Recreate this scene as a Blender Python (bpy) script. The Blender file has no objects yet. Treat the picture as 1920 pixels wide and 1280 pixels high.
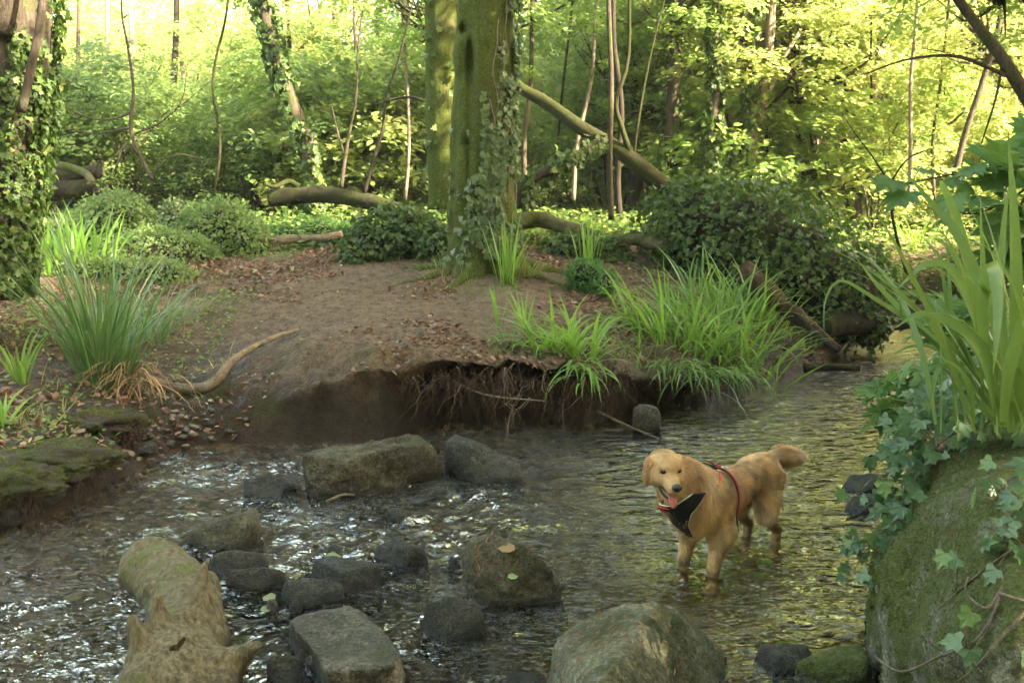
import bpy, bmesh, math, random
import numpy as np
from mathutils import Vector, Matrix
random.seed(7)
rng = np.random.default_rng(11)
C = bpy.context.scene.collection
SC = bpy.context.scene
# ---------------------------------------------------------------- camera, sky, sun, exposure
CAMZ = 1.9
FPX = 1867.0
TILT = math.atan(290.0 / FPX)
cam_d = bpy.data.cameras.new('camera'); cam = bpy.data.objects.new('camera', cam_d); C.objects.link(cam)
cam.location = (0, 0, CAMZ); cam.rotation_euler = (math.pi / 2 - TILT, 0, 0)
cam_d.sensor_width = 36; cam_d.lens = 36 * FPX / 1920; cam_d.clip_end = 500; cam_d.clip_start = 0.05
cam_d.dof.use_dof = True; cam_d.dof.focus_distance = 5.3; cam_d.dof.aperture_fstop = 5.6
SC.camera = cam
SUN_DIR = Vector((0.80, -0.36, 0.56)).normalized()
w = bpy.data.worlds.new('World'); SC.world = w; w.use_nodes = True
wn = w.node_tree; wn.nodes.clear()
wo = wn.nodes.new('ShaderNodeOutputWorld'); wb = wn.nodes.new('ShaderNodeBackground'); ws = wn.nodes.new('ShaderNodeTexSky')
ws.sky_type = 'NISHITA'; ws.sun_disc = False
ws.sun_elevation = math.asin(SUN_DIR.z); ws.sun_rotation = math.atan2(SUN_DIR.x, SUN_DIR.y)
ws.air_density = 1.0; ws.dust_density = 2.5; ws.ozone_density = 1.0
wb.inputs['Strength'].default_value = 0.15
wm = wn.nodes.new('ShaderNodeMix'); wm.data_type = 'RGBA'; wm.blend_type = 'MULTIPLY'; wm.inputs[0].default_value = 1.0; wm.inputs[7].default_value = (1.18, 1.0, .76, 1)  # sky colour multiplied by a warm tint for white balance
wn.links.new(ws.outputs[0], wm.inputs[6]); wn.links.new(wm.outputs[2], wb.inputs[0]); wn.links.new(wb.outputs[0], wo.inputs[0])
sd = bpy.data.lights.new('sun', 'SUN'); so = bpy.data.objects.new('sun', sd); C.objects.link(so)
sd.energy = 3.8; sd.angle = math.radians(0.6); sd.color = (1.0, 0.88, 0.68)
so.rotation_euler = SUN_DIR.to_track_quat('Z', 'Y').to_euler(); so.location = (10, 10, 30)
SC.view_settings.view_transform = 'Standard'; SC.view_settings.look = 'None'
SC.view_settings.exposure = 3.82; SC.view_settings.gamma = 1.0
SC.view_settings.use_curve_mapping = False
cy = SC.cycles
try:
    cy.max_bounces = 7; cy.volume_bounces = 0; cy.volume_max_steps = 64; cy.diffuse_bounces = 4; cy.glossy_bounces = 3; cy.transmission_bounces = 4
    cy.transparent_max_bounces = 8; cy.caustics_reflective = False; cy.caustics_refractive = False
    cy.sample_clamp_indirect = 4.0; cy.use_denoising = True; cy.denoising_prefilter = 'ACCURATE'
except Exception: pass

# ---------------------------------------------------------------- pixel helpers (photo pixels, 1920 wide)
CT, ST = math.cos(TILT), math.sin(TILT)
def ray(px, py):
    dx = (px - 960) / FPX; dy = -(py - 640) / FPX
    return np.array([dx, CT + dy * ST, -ST + dy * CT])
def P(px, py, Z): return np.array([0, 0, CAMZ]) + ray(px, py) * Z
def W(px, py, z=0.0):
    r = ray(px, py); t = (z - CAMZ) / r[2]
    return np.array([0, 0, CAMZ]) + r * t
# ---------------------------------------------------------------- noise
def _h(ix, iy, iz, seed):
    n = (ix.astype(np.int64) * 374761393 + iy.astype(np.int64) * 668265263 + iz.astype(np.int64) * 2147483647 + seed * 1274126177) & 0xffffffff
    n = ((n ^ (n >> 13)) * 1274126177) & 0xffffffff
    n = (n ^ (n >> 16)) & 0xffffffff
    n = (n * 2654435761) & 0xffffffff
    return (n >> 8).astype(np.float64) / 16777216.0
def vnoise(p, seed=0):
    p = np.asarray(p, float); i = np.floor(p); f = p - i; i = i.astype(np.int64); f = f * f * (3 - 2 * f)
    x, y, z = i[:, 0], i[:, 1], i[:, 2]; fx, fy, fz = f[:, 0], f[:, 1], f[:, 2]
    def L(a, b, t): return a + (b - a) * t
    r = L(L(L(_h(x, y, z, seed), _h(x + 1, y, z, seed), fx), L(_h(x, y + 1, z, seed), _h(x + 1, y + 1, z, seed), fx), fy),
          L(L(_h(x, y, z + 1, seed), _h(x + 1, y, z + 1, seed), fx), L(_h(x, y + 1, z + 1, seed), _h(x + 1, y + 1, z + 1, seed), fx), fy), fz)
    return r * 2 - 1
def fbm(p, octv=4, seed=0, gain=0.5):
    p = np.asarray(p, float); s = 0; a = 1.0; t = 0
    for o in range(octv):
        s = s + a * vnoise(p * (2.03 ** o) + 17.3 * o, seed + o); t += a; a *= gain
    return s / t
def sstep(a, b, x):
    t = np.clip((x - a) / (b - a), 0, 1); return t * t * (3 - 2 * t)
# ---------------------------------------------------------------- mesh making
def tag(o, label=None, cat=None, group=None, kind=None):
    if label: o['label'] = label
    if cat: o['category'] = cat
    if group: o['group'] = group
    if kind: o['kind'] = kind
    return o
def mesh(name, V, F, mat, smooth=True):
    """V (n,3); F a list of face arrays (each (m,k)), or one array"""
    if not isinstance(F, (list, tuple)): F = [F]
    F = [np.asarray(f) for f in F if len(f)]
    V = np.asarray(V, np.float32)
    me = bpy.data.meshes.new(name)
    me.vertices.add(len(V)); me.vertices.foreach_set('co', V.ravel())
    nl = sum(f.size for f in F); nf = sum(len(f) for f in F)
    me.loops.add(nl); me.polygons.add(nf)
    me.loops.foreach_set('vertex_index', np.concatenate([f.ravel() for f in F]).astype(np.int32))
    tot = np.concatenate([np.full(len(f), f.shape[1]) for f in F]); st = np.concatenate([[0], np.cumsum(tot)[:-1]])
    me.polygons.foreach_set('loop_start', st.astype(np.int32))
    try: me.polygons.foreach_set('loop_total', tot.astype(np.int32))
    except Exception: pass
    me.polygons.foreach_set('use_smooth', np.full(nf, bool(smooth)))
    me.update(calc_edges=True)
    if mat: me.materials.append(mat)
    return me
def obj(name, me, parent=None, loc=None):
    o = bpy.data.objects.new(name, me); C.objects.link(o)
    if parent is not None: o.parent = parent
    if loc is not None: o.location = loc
    return o
def empty(name, loc=(0, 0, 0), rz=0.0):
    o = bpy.data.objects.new(name, None); C.objects.link(o); o.location = [float(c) for c in loc]; o.rotation_euler = (0, 0, rz); o.empty_display_size = 0.2
    return o
def part(name, V, F, mat, parent, smooth=True):
    """vertices given in WORLD space; parent is an unrotated, unscaled empty (or a part under one)"""
    off = np.zeros(3); q = parent
    while q is not None: off = off + np.array(q.location); q = q.parent
    return obj(name, mesh(name, np.asarray(V) - off, F, mat, smooth), parent)
def merge(parts):
    Vs, Fs, n = [], [], 0
    for V, F in parts:
        if not isinstance(F, (list, tuple)): F = [F]
        Vs.append(V); Fs += [np.asarray(f) + n for f in F if len(f)]; n += len(V)
    return np.concatenate(Vs), Fs
def copy_tree(o, parent=None):
    c = o.copy(); C.objects.link(c); c.parent = parent
    for ch in list(o.children): copy_tree(ch, c)
    return c
def spline(pts, n):
    """Catmull-Rom resample of (k,d) points to n samples"""
    pts = np.asarray(pts, float); k = len(pts)
    if k == 2: return pts[0] + (pts[1] - pts[0]) * np.linspace(0, 1, n)[:, None]
    q = np.vstack([2 * pts[0] - pts[1], pts, 2 * pts[-1] - pts[-2]])
    t = np.linspace(0, k - 1 - 1e-9, n); i = t.astype(int); f = (t - i)[:, None]
    a, b, c, d = q[i], q[i + 1], q[i + 2], q[i + 3]
    return 0.5 * (2 * b + (c - a) * f + (2 * a - 5 * b + 4 * c - d) * f ** 2 + (3 * b - a - 3 * c + d) * f ** 3)
def frames(path):
    T = np.gradient(path, axis=0); T /= np.linalg.norm(T, axis=1)[:, None] + 1e-12
    up = np.array([0, 0, 1.0]) if abs(T[0, 2]) < 0.9 else np.array([0, 1.0, 0.0])
    N = np.zeros_like(T); n = np.cross(T[0], np.cross(up, T[0])); n /= np.linalg.norm(n)
    for i in range(len(T)):
        n = n - T[i] * np.dot(n, T[i]); n /= np.linalg.norm(n) + 1e-12; N[i] = n
    return T, N, np.cross(T, N)
def tube(path, rad, sides=8, bump=0.0, bs=3.0, seed=0, cap=True, twist=0.0, ridge=None):
    path = np.asarray(path, float); n = len(path); rad = np.broadcast_to(np.asarray(rad, float), (n,))
    T, N, B = frames(path); th = np.linspace(0, 2 * np.pi, sides, endpoint=False)
    tt = th[None, :] + twist * np.linspace(0, 1, n)[:, None]
    d = N[:, None, :] * np.cos(tt)[..., None] + B[:, None, :] * np.sin(tt)[..., None]
    r = rad[:, None] * np.ones((1, sides))
    if bump:
        q = (path[:, None, :] + d * r[..., None]) * bs
        r = r * (1 + bump * fbm(q.reshape(-1, 3), 4, seed).reshape(n, sides))
    if ridge is not None: r = r * ridge(np.linspace(0, 1, n)[:, None], th[None, :])
    V = (path[:, None, :] + d * r[..., None]).reshape(-1, 3)
    a = (np.arange(n - 1)[:, None] * sides + np.arange(sides)[None, :]); b = (np.arange(n - 1)[:, None] * sides + (np.arange(sides)[None, :] + 1) % sides)
    F = np.stack([a, b, b + sides, a + sides], -1).reshape(-1, 4)
    out = [F]
    if cap:
        V = np.vstack([V, path[0], path[-1]]); c0, c1 = len(V) - 2, len(V) - 1
        s = np.arange(sides); s2 = (s + 1) % sides
        out.append(np.stack([s2, s, np.full(sides, c0)], -1)); out.append(np.stack([s + (n - 1) * sides, s2 + (n - 1) * sides, np.full(sides, c1)], -1))
    return V, out
# leaf templates: x across, y along, z out of plane
OVAL = (np.array([[0, 0, 0], [.26, .28, .05], [.25, .65, .05], [0, 1, -.04], [-.25, .65, .05], [-.26, .28, .05]]), np.array([[0, 1, 2, 3], [0, 3, 4, 5]]))
RHOMB = (np.array([[0, 0, 0], [.30, .5, .05], [0, 1, 0], [-.30, .5, .05]]), np.array([[0, 1, 2, 3]]))
LANCE = (np.array([[0, 0, 0], [.11, .35, .02], [0, 1, -.08], [-.11, .35, .02]]), np.array([[0, 1, 2, 3]]))
_iv = [[0, 0, 0], [.30, -.12, .03], [.52, .05, .0], [.34, .30, .05], [.42, .55, .0], [.16, .62, .04], [0, 1, -.06], [-.16, .62, .04], [-.42, .55, .0], [-.34, .30, .05], [-.52, .05, 0], [-.30, -.12, .03], [0, .4, .0]]
IVY = (np.array(_iv, float), [np.array([[0, 1, 2, 3], [0, 3, 4, 12], [12, 4, 5, 6], [12, 6, 7, 8], [0, 12, 8, 9], [0, 9, 10, 11]])])
_mp = [[0, 0, 0], [.25, -.10, .02], [.50, -.08, -.03], [.42, .12, .03], [.62, .30, -.04], [.36, .36, .03], [.40, .62, -.02], [.16, .60, .03], [0, 1, -.06], [-.16, .60, .03], [-.40, .62, -.02], [-.36, .36, .03], [-.62, .30, -.04], [-.42, .12, .03], [-.50, -.08, -.03], [-.25, -.10, .02], [0, .3, .0]]
MAPLE = (np.array(_mp, float), [np.array([[0, 1, 2, 3], [0, 3, 4, 16], [16, 4, 5, 6], [16, 6, 7, 8], [16, 8, 9, 10], [16, 10, 11, 12], [0, 16, 12, 13], [0, 13, 14, 15]])])
def unit(v): return v / (np.linalg.norm(v, axis=-1, keepdims=True) + 1e-12)
def leaves(pos, direc, nrm, size, tmpl):
    """place a leaf at every pos, pointing along direc with normal about nrm"""
    T, F = tmpl; F = F if isinstance(F, list) else [F]
    Y = unit(direc); X = unit(np.cross(Y, nrm)); Z = np.cross(X, Y)
    s = np.broadcast_to(np.asarray(size, float), (len(pos),))[:, None, None]
    V = pos[:, None, :] + s * (T[None, :, 0:1] * X[:, None, :] + T[None, :, 1:2] * Y[:, None, :] + T[None, :, 2:3] * Z[:, None, :])
    k = len(T); o = (np.arange(len(pos)) * k)
    return V.reshape(-1, 3), [(f[None] + o[:, None, None]).reshape(-1, f.shape[1]) for f in F]
def rdir(n, g=rng): return unit(g.normal(size=(n, 3)))
def blades(base, az, lean, length, width, curl, seg=7, twist=0.3, g=rng, fold=True):
    """strap-like leaves: base (n,3), azimuth, first lean from vertical, length, width, curl = added lean along the blade"""
    n = len(base); az = np.broadcast_to(az, (n,)).astype(float); lean = np.broadcast_to(lean, (n,)).astype(float)
    length = np.broadcast_to(length, (n,)).astype(float); width = np.broadcast_to(width, (n,)).astype(float); curl = np.broadcast_to(curl, (n,)).astype(float)
    t = np.linspace(0, 1, seg + 1); pos = base.copy(); P_ = [pos.copy()]; h = np.stack([np.cos(az), np.sin(az), 0 * az], -1)
    az2 = az + g.normal(0, .25, n)
    for i in range(seg):
        tm = (i + .5) / seg; a = lean + curl * tm ** 1.6
        hh = np.stack([np.cos(az + (az2 - az) * tm), np.sin(az + (az2 - az) * tm), 0 * az], -1)
        pos = pos + (hh * np.sin(a)[:, None] + np.array([0, 0, 1]) * np.cos(a)[:, None]) * (length / seg)[:, None]; P_.append(pos.copy())
    P_ = np.stack(P_, 1)
    side = np.stack([-np.sin(az), np.cos(az), 0 * az], -1); tw = g.normal(0, twist, n)
    side = unit(side * np.cos(tw)[:, None] + h * np.sin(tw)[:, None])
    wprof = np.minimum(1, .45 + 1.6 * t) * (1 - t ** 2.6) ; wprof[-1] = 0.02
    off = side[:, None, :] * (width[:, None] * wprof[None, :] * .5)[..., None]
    lift = np.array([0, 0, 1]) * (width[:, None] * wprof[None, :] * (.16 if fold else 0))[..., None]
    V = np.stack([P_ - off + lift, P_, P_ + off + lift], 2).reshape(-1, 3)
    b = (np.arange(n)[:, None] * (seg + 1) + np.arange(seg)[None, :]).reshape(-1) * 3
    F = np.concatenate([np.stack([b, b + 1, b + 4, b + 3], -1), np.stack([b + 1, b + 2, b + 5, b + 4], -1)])
    return V, [F]
def ribbon(path, width, side=None, seg=14, taper=2.6):
    """one hand-drawn blade along a path"""
    p = spline(path, seg + 1); t = np.linspace(0, 1, seg + 1); T, N, B = frames(p)
    view = unit(p - np.array([0, 0, CAMZ])); s = unit(np.cross(T, view)) if side is None else np.broadcast_to(unit(np.asarray(side, float)), p.shape)
    s = unit(s + 0.35 * np.cross(T, s)); wp = np.minimum(1, .5 + 1.4 * t) * (1 - t ** taper) * width * .5; wp[-1] = .001
    nn = np.cross(T, s)
    V = np.stack([p - s * wp[:, None] + nn * wp[:, None] * .3, p, p + s * wp[:, None] + nn * wp[:, None] * .3], 1).reshape(-1, 3)
    b = np.arange(seg) * 3
    return V, [np.concatenate([np.stack([b, b + 1, b + 4, b + 3], -1), np.stack([b + 1, b + 2, b + 5, b + 4], -1)])]
# surface nets on a sampled distance field
def surface_nets(f, org, h):
    s = f < 0; nx, ny, nz = f.shape
    cs = [(a, b, c) for a in (0, 1) for b in (0, 1) for c in (0, 1)]
    def sub(A, c): return A[c[0]:nx - 1 + c[0], c[1]:ny - 1 + c[1], c[2]:nz - 1 + c[2]]
    cnt = sum(sub(s, c).astype(np.int8) for c in cs); act = (cnt > 0) & (cnt < 8)
    idx = np.full(act.shape, -1, np.int64); I = np.argwhere(act); idx[act] = np.arange(len(I))
    acc = np.zeros((len(I), 3)); num = np.zeros(len(I))
    for c in cs:
        for ax in range(3):
            if c[ax]: continue
            d = list(c); d[ax] = 1
            fa = sub(f, c)[act]; fb = sub(f, tuple(d))[act]; x = (fa < 0) != (fb < 0)
            t = np.where(x, fa / np.where(x, fa - fb, 1), 0); p = np.tile(np.array(c, float), (len(I), 1)); p[:, ax] += t
            acc[x] += p[x]; num[x] += 1
    V = (I + acc / num[:, None]) * h + org
    Fs = []
    for ax in range(3):
        a1, a2 = (ax + 1) % 3, (ax + 2) % 3
        sl0 = [slice(1, -1)] * 3; sl0[ax] = slice(0, -1); sl1 = [slice(1, -1)] * 3; sl1[ax] = slice(1, None)
        A = s[tuple(sl0)]; B = s[tuple(sl1)]; x = np.argwhere(A != B)
        if not len(x): continue
        fl = A[tuple(x.T)]; base = x + 1; base[:, ax] -= 1
        def ci(d1, d2):
            q = base.copy(); q[:, a1] -= d1; q[:, a2] -= d2; return idx[tuple(q.T)]
        Q = np.stack([ci(1, 1), ci(0, 1), ci(0, 0), ci(1, 0)], -1); Q[~fl] = Q[~fl][:, ::-1]
        Fs.append(Q)
    return V, np.concatenate(Fs)
def smin(a, b, k):
    h = np.clip(.5 + .5 * (b - a) / k, 0, 1); return b + (a - b) * h - k * h * (1 - h)
def rcone(p, a, b, ra, rb):
    a = np.asarray(a, float); b = np.asarray(b, float); ab = b - a
    t = np.clip(((p - a) @ ab) / (ab @ ab + 1e-12), 0, 1)
    return np.linalg.norm(p - (a + t[..., None] * ab), axis=-1) - (ra + (rb - ra) * t)
def ellip(p, c, r):
    q = p - np.asarray(c, float); r = np.asarray(r, float); k0 = np.linalg.norm(q / r, axis=-1); k1 = np.linalg.norm(q / (r * r), axis=-1) + 1e-9
    return k0 * (k0 - 1) / k1
def sdf_mesh(fn, lo, hi, h):
    lo = np.array(lo, float); hi = np.array(hi, float); n = np.ceil((hi - lo) / h).astype(int) + 1
    g = np.stack(np.meshgrid(*[lo[i] + np.arange(n[i]) * h for i in range(3)], indexing='ij'), -1)
    return surface_nets(fn(g), lo, h)
def vnormals(V, Q):
    n = np.cross(V[Q[:, 2]] - V[Q[:, 0]], V[Q[:, 3]] - V[Q[:, 1]]); N = np.zeros_like(V)
    for k in range(4): np.add.at(N, Q[:, k], n)
    return unit(N)
# ---------------------------------------------------------------- materials
class NT:
    def __init__(s, name):
        s.m = bpy.data.materials.new(name); s.m.use_nodes = True; s.t = s.m.node_tree; s.t.nodes.clear()
        s.out = s.t.nodes.new('ShaderNodeOutputMaterial'); s._pos = None
    def n(s, typ, ins=None, **kw):
        x = s.t.nodes.new('ShaderNode' + typ)
        for k, v in kw.items(): setattr(x, k, v)
        for k, v in (ins or {}).items():
            sock = x.inputs[k]
            if isinstance(v, bpy.types.NodeSocket): s.t.links.new(v, sock)
            else: sock.default_value = v
        return x
    def pos(s):
        if s._pos is None: s._pos = s.n('NewGeometry').outputs['Position']
        return s._pos
    def noise(s, scale, detail=5, rough=.55, vec=None, dist=0.0):
        return s.n('TexNoise', {'Scale': scale, 'Detail': detail, 'Roughness': rough, 'Distortion': dist, 'Vector': vec or s.pos()}).outputs['Fac']
    def ramp(s, fac, stops, interp='LINEAR'):
        r = s.n('ValToRGB', {'Fac': fac}); e = r.color_ramp; e.interpolation = interp
        while len(e.elements) > 1: e.elements.remove(e.elements[-1])
        for i, (p, c) in enumerate(stops):
            el = e.elements[0] if i == 0 else e.elements.new(p)
            el.position = p; el.color = tuple(c) + (1,) if len(c) == 3 else c
        return r.outputs['Color']
    def v(s, x, a, b, c=0.0, d=1.0):
        return s.n('MapRange', {'Value': x, 'From Min': a, 'From Max': b, 'To Min': c, 'To Max': d}).outputs['Result']
    def mix(s, f, a, b, mode='MIX'):
        x = s.n('Mix', data_type='RGBA', blend_type=mode)
        for k, v in ((0, f), (6, a), (7, b)):
            if isinstance(v, bpy.types.NodeSocket): s.t.links.new(v, x.inputs[k])
            else: x.inputs[k].default_value = (tuple(v) + (1,)) if isinstance(v, tuple) and len(v) == 3 else v
        return x.outputs[2]
    def math(s, op, a, b=0.0):
        x = s.n('Math', operation=op)
        for k, v in ((0, a), (1, b)):
            if isinstance(v, bpy.types.NodeSocket): s.t.links.new(v, x.inputs[k])
            else: x.inputs[k].default_value = v
        return x.outputs[0]
    def bump(s, h, strength=.5, dist=.02, normal=None):
        ins = {'Height': h, 'Strength': strength, 'Distance': dist}
        if normal: ins['Normal'] = normal
        return s.n('Bump', ins).outputs['Normal']
    def bsdf(s, col, rough=.8, normal=None, spec=.3, **kw):
        ins = {'Base Color': col if isinstance(col, bpy.types.NodeSocket) else tuple(col) + (1,), 'Roughness': rough, 'Specular IOR Level': spec}
        if normal: ins['Normal'] = normal
        ins.update(kw); return s.n('BsdfPrincipled', ins).outputs[0]
    def done(s, sh): s.t.links.new(sh, s.out.inputs['Surface']); return s.m
def leaf_mat(name, stops, trans=(.28, .5, .06), tf=.4, rough=.5, spec=.25):
    m = NT(name); r = m.n('NewGeometry').outputs['Random Per Island']
    c = m.ramp(r, stops); sc = m.noise(30, 2); c2 = m.mix(m.v(sc, .3, .7, 0, .35), c, tuple(x * .6 for x in stops[0][1]))
    b = m.bsdf(c2, rough, spec=spec)
    tc = m.mix(.35, trans, c2)
    tr = m.n('BsdfTranslucent', {'Color': tc}).outputs[0]
    return m.done(m.n('MixShader', {0: tf, 1: b, 2: tr}).outputs[0])
# ================================================================ TERRAIN AND STREAM
SH = [W(*q)[:2] for q in [(-60, 1010), (60, 985), (150, 955), (215, 905), (290, 868), (340, 846), (420, 836), (520, 842), (640, 846), (800, 836), (950, 824), (1100, 818),
     (1190, 800), (1290, 778), (1400, 740), (1480, 712), (1545, 690), (1580, 655), (1660, 618), (1730, 596), (1810, 600), (1800, 650), (1770, 740), (1735, 850), (1705, 950), (1690, 1060), (1690, 1180), (1700, 1290)]]
SH = np.array(SH + [np.array(q) for q in [(1.35, 2.3), (0.9, 1.7), (-3, 1.5), (-9, 1.6), (-9, 5.6), (-5, 5.5)]])
def sdpoly(x, y, poly):
    d = np.full(x.shape, 1e9); ins = np.zeros(x.shape, bool); n = len(poly)
    for i in range(n):
        a = poly[i]; b = poly[(i + 1) % n]; e = b - a
        t = np.clip(((x - a[0]) * e[0] + (y - a[1]) * e[1]) / (e @ e), 0, 1)
        d = np.minimum(d, (x - a[0] - t * e[0]) ** 2 + (y - a[1] - t * e[1]) ** 2)
        c = ((a[1] > y) != (b[1] > y)) & (x < (b[0] - a[0]) * (y - a[1]) / (b[1] - a[1] + 1e-12) + a[0]); ins ^= c
    d = np.sqrt(d); return np.where(ins, -d, d)
_cp = [(500, 720, 7.55), (560, 645, 7.9), (450, 700, 7.9), (700, 652, 7.7), (850, 658, 7.75), (960, 665, 7.75), (1080, 690, 7.85), (1180, 690, 8.15), (1280, 692, 8.5), (1380, 680, 9.1), (1480, 660, 9.8),
       (620, 600, 8.7), (850, 610, 8.7), (1000, 610, 8.8), (1150, 610, 9.2), (700, 560, 9.8), (900, 500, 11.0), (600, 462, 13.5), (850, 570, 9.7), (1100, 540, 10.6), (1290, 560, 10.4), (1420, 600, 10.2), (1200, 470, 12.5), (1540, 600, 11.2), (420, 560, 10.2), (330, 520, 11.2),
       (380, 640, 9.0), (340, 720, 8.2), (260, 760, 7.6), (190, 740, 7.2), (50, 620, 8.6), (60, 800, 6.6), (0, 860, 6.1), (-300, 800, 6.6), (0, 480, 11.5), (200, 470, 13), (-300, 560, 9),
       (1650, 560, 12.5), (1750, 540, 13), (1900, 640, 7.5), (1850, 700, 6.0), (1820, 760, 5.0), (2100, 700, 5.0)]
CP = [P(*q) for q in _cp] + [np.array(q) for q in [(-9, 7, .6), (-14, 12, 1.0), (-12, 25, 1.3), (0, 22, 1.15), (12, 22, 1.1), (4, 16, 1.1), (9, 14, 1.0), (8, 8, .9), (3.2, 4, .95), (2.6, 2.6, .75), (2.2, .5, .4), (0, 0, .35), (-4, 0, .35), (4, -4, .6), (-9, -2, .5), (-15, 2, .7),
       (14, 6, 1.1), (0, 45, 1.5), (-25, 45, 2.0), (25, 45, 1.6), (25, 20, 1.3), (-30, 15, 1.6), (0, -8, .6), (15, -8, .9)]]
CP = np.array(CP)
_phi = lambda r: np.sqrt(r * r + .03)
_A = _phi(np.linalg.norm(CP[:, None, :2] - CP[None, :, :2], axis=-1)) + np.eye(len(CP)) * -0.12
_w = np.linalg.solve(_A, CP[:, 2] - 1.0)
def land(x, y):
    s = np.full(x.shape, 1.0)
    for i in range(len(CP)): s = s + _w[i] * _phi(np.hypot(x - CP[i, 0], y - CP[i, 1]))
    far = np.hypot(x, y); return np.where(far > 45, s * sstep(90, 45, far) + 1.6 * (1 - sstep(90, 45, far)), s)
# how wide the bank's slope is, by place: narrow = steep
_bw = [(430, 830, .30), (520, 840, .22), (700, 840, .14), (900, 830, .10), (1100, 815, .12), (1250, 790, .22), (1400, 740, .45), (1520, 700, .8), (1650, 640, .8), (340, 846, 1.0), (290, 870, .7), (200, 910, .35), (60, 985, .22), (-60, 1010, .22), (1760, 740, .3), (1700, 1000, .25)]
_bp = np.array([list(W(a, b)[:2]) + [c] for a, b, c in _bw])
def bankw(x, y):
    ww = 1.0 / (((x[..., None] - _bp[:, 0]) ** 2 + (y[..., None] - _bp[:, 1]) ** 2) + .04) ** 1.5
    return (ww * _bp[:, 2]).sum(-1) / ww.sum(-1)
UXL = W(450, 840)[0]; UX0, UX1 = W(700, 845)[0], W(1330, 775)[0]
def shore_d(x, y):
    p = np.stack([x * 1.0, y * 1.0, x * 0], -1).reshape(-1, 3)
    return sdpoly(x, y, SH) + .10 * fbm(p * 1.7, 4, 5).reshape(x.shape)
def height(x, y, fine=True):
    x = np.asarray(x, float); y = np.asarray(y, float); d = shore_d(x, y); L = land(x, y); bw = bankw(x, y)
    p = np.stack([x, y, x * 0], -1).reshape(-1, 3)
    big = fbm(p * .9, 3, 21).reshape(x.shape); L = L + .05 * big * sstep(.1, 1.0, d)
    L = np.maximum(L, .12)
    t = np.clip(d / bw, 0, None); prof = 1 - np.exp(-t * 1.6) * (1 - 0.12 * np.clip(t, 0, 1))
    prof = np.where(t > 6, 1, prof)
    up = L * prof
    bed = -.05 - .13 * sstep(0, .8, -d) + .035 * fbm(p * 2.3, 3, 9).reshape(x.shape)
    z = np.where(d > 0, -.04 + (up + .04) * sstep(0, .05, d), bed)
    if fine:
        n1 = fbm(p * 7, 4, 33).reshape(x.shape); n2 = fbm(p * 28, 3, 40).reshape(x.shape)
        st = sstep(0, .04, d) * (.30 + 1.5 * sstep(1.3, .2, d))
        n0 = fbm(p * 3.1, 3, 35).reshape(x.shape); z = z + n0 * .09 * sstep(.02, .2, d) * sstep(1.1, .3, d) + n1 * .055 * st + n2 * .020 * sstep(-.3, .1, d) + (n2 * .01) * (d < 0)
    return z
def under(x, y, d):
    U = (.40 * sstep(UXL, UXL + .5, x) + .60 * sstep(UX0, UX0 + .45, x)) * sstep(UX1 + .1, UX1 - .35, x) * (y > 6)
    g = sstep(-.7, -.03, d) * (1 - sstep(.05, .20, d))
    pp = np.stack([x * 2.6, y * 1.2, 0 * x], -1).reshape(-1, 3); return U * .60 * g * (1 + .55 * fbm(pp, 3, 77).reshape(x.shape))
def ga(segs):
    out = [segs[0][0]]
    for a, b, st in segs: out += list(a + np.arange(1, int(round((b - a) / st)) + 1) * (b - a) / int(round((b - a) / st)))
    return np.array(out)
gx = ga([(-150, -30, 8), (-30, -9, 1.0), (-9, -4.6, .12), (-4.6, 4.4, .026), (4.4, 9, .12), (9, 30, 1.0), (30, 150, 8)])
gy = ga([(-150, -12, 8), (-12, 1.8, .5), (1.8, 3.6, .06), (3.6, 6.2, .04), (6.2, 10.6, .024), (10.6, 15, .05), (15, 30, .3), (30, 150, 5)])
X, Y = np.meshgrid(gx, gy, indexing='xy')
Hz = height(X, Y); D = shore_d(X, Y); Y2 = Y + under(X, Y, D)
V = np.stack([X, Y2, Hz], -1).reshape(-1, 3); nxg = len(gx); i = np.arange(len(gy) - 1)[:, None] * nxg + np.arange(nxg - 1)[None, :]
F = np.stack([i, i + 1, i + nxg + 1, i + nxg], -1).reshape(-1, 4)
def G(px, py, zmax=60):
    """where the sight line through a photo pixel meets the ground"""
    t = np.linspace(2.2, zmax, 1500); r = ray(px, py); q = np.array([0, 0, CAMZ]) + t[:, None] * r
    h = height(q[:, 0], q[:, 1], False); k = np.argmax(q[:, 2] < h)
    return np.array([q[k, 0], q[k, 1], h[k]]) if (q[:, 2] < h).any() else q[-1]
def gz(x, y, fine=False): return float(height(np.array([float(x)]), np.array([float(y)]), fine)[0])
# soil material
m = NT('soil'); z = m.n('SeparateXYZ', {'Vector': m.pos()}).outputs
nb = m.noise(1.1, 4); nm = m.noise(9, 6, .65); nf = m.noise(70, 5, .7)
soil = m.ramp(nm, [(.30, (.058, .036, .020)), (.45, (.135, .090, .052)), (.58, (.20, .138, .083)), (.75, (.29, .21, .13))])
soil = m.mix(m.v(nf, .42, .70, 0, .7), soil, (.27, .20, .13))
soil = m.mix(m.v(m.noise(38, 5, .75, None, .6), .34, .50, .8, 0), soil, (.035, .022, .014))
wet = m.v(m.math('ADD', z['Z'], m.math('MULTIPLY', m.noise(3, 4), .30)), .44, .76, 1, 0)  # damp soil near the water, plus painted shade for the undercut hollow wall
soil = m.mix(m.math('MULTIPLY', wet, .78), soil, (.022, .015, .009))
up = m.n('SeparateXYZ', {'Vector': m.n('NewGeometry').outputs['Normal']}).outputs['Z']
mossf = m.math('MULTIPLY', m.v(m.noise(1.6, 6, .6), .50, .60), m.v(z['Z'], .12, .3))
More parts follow.
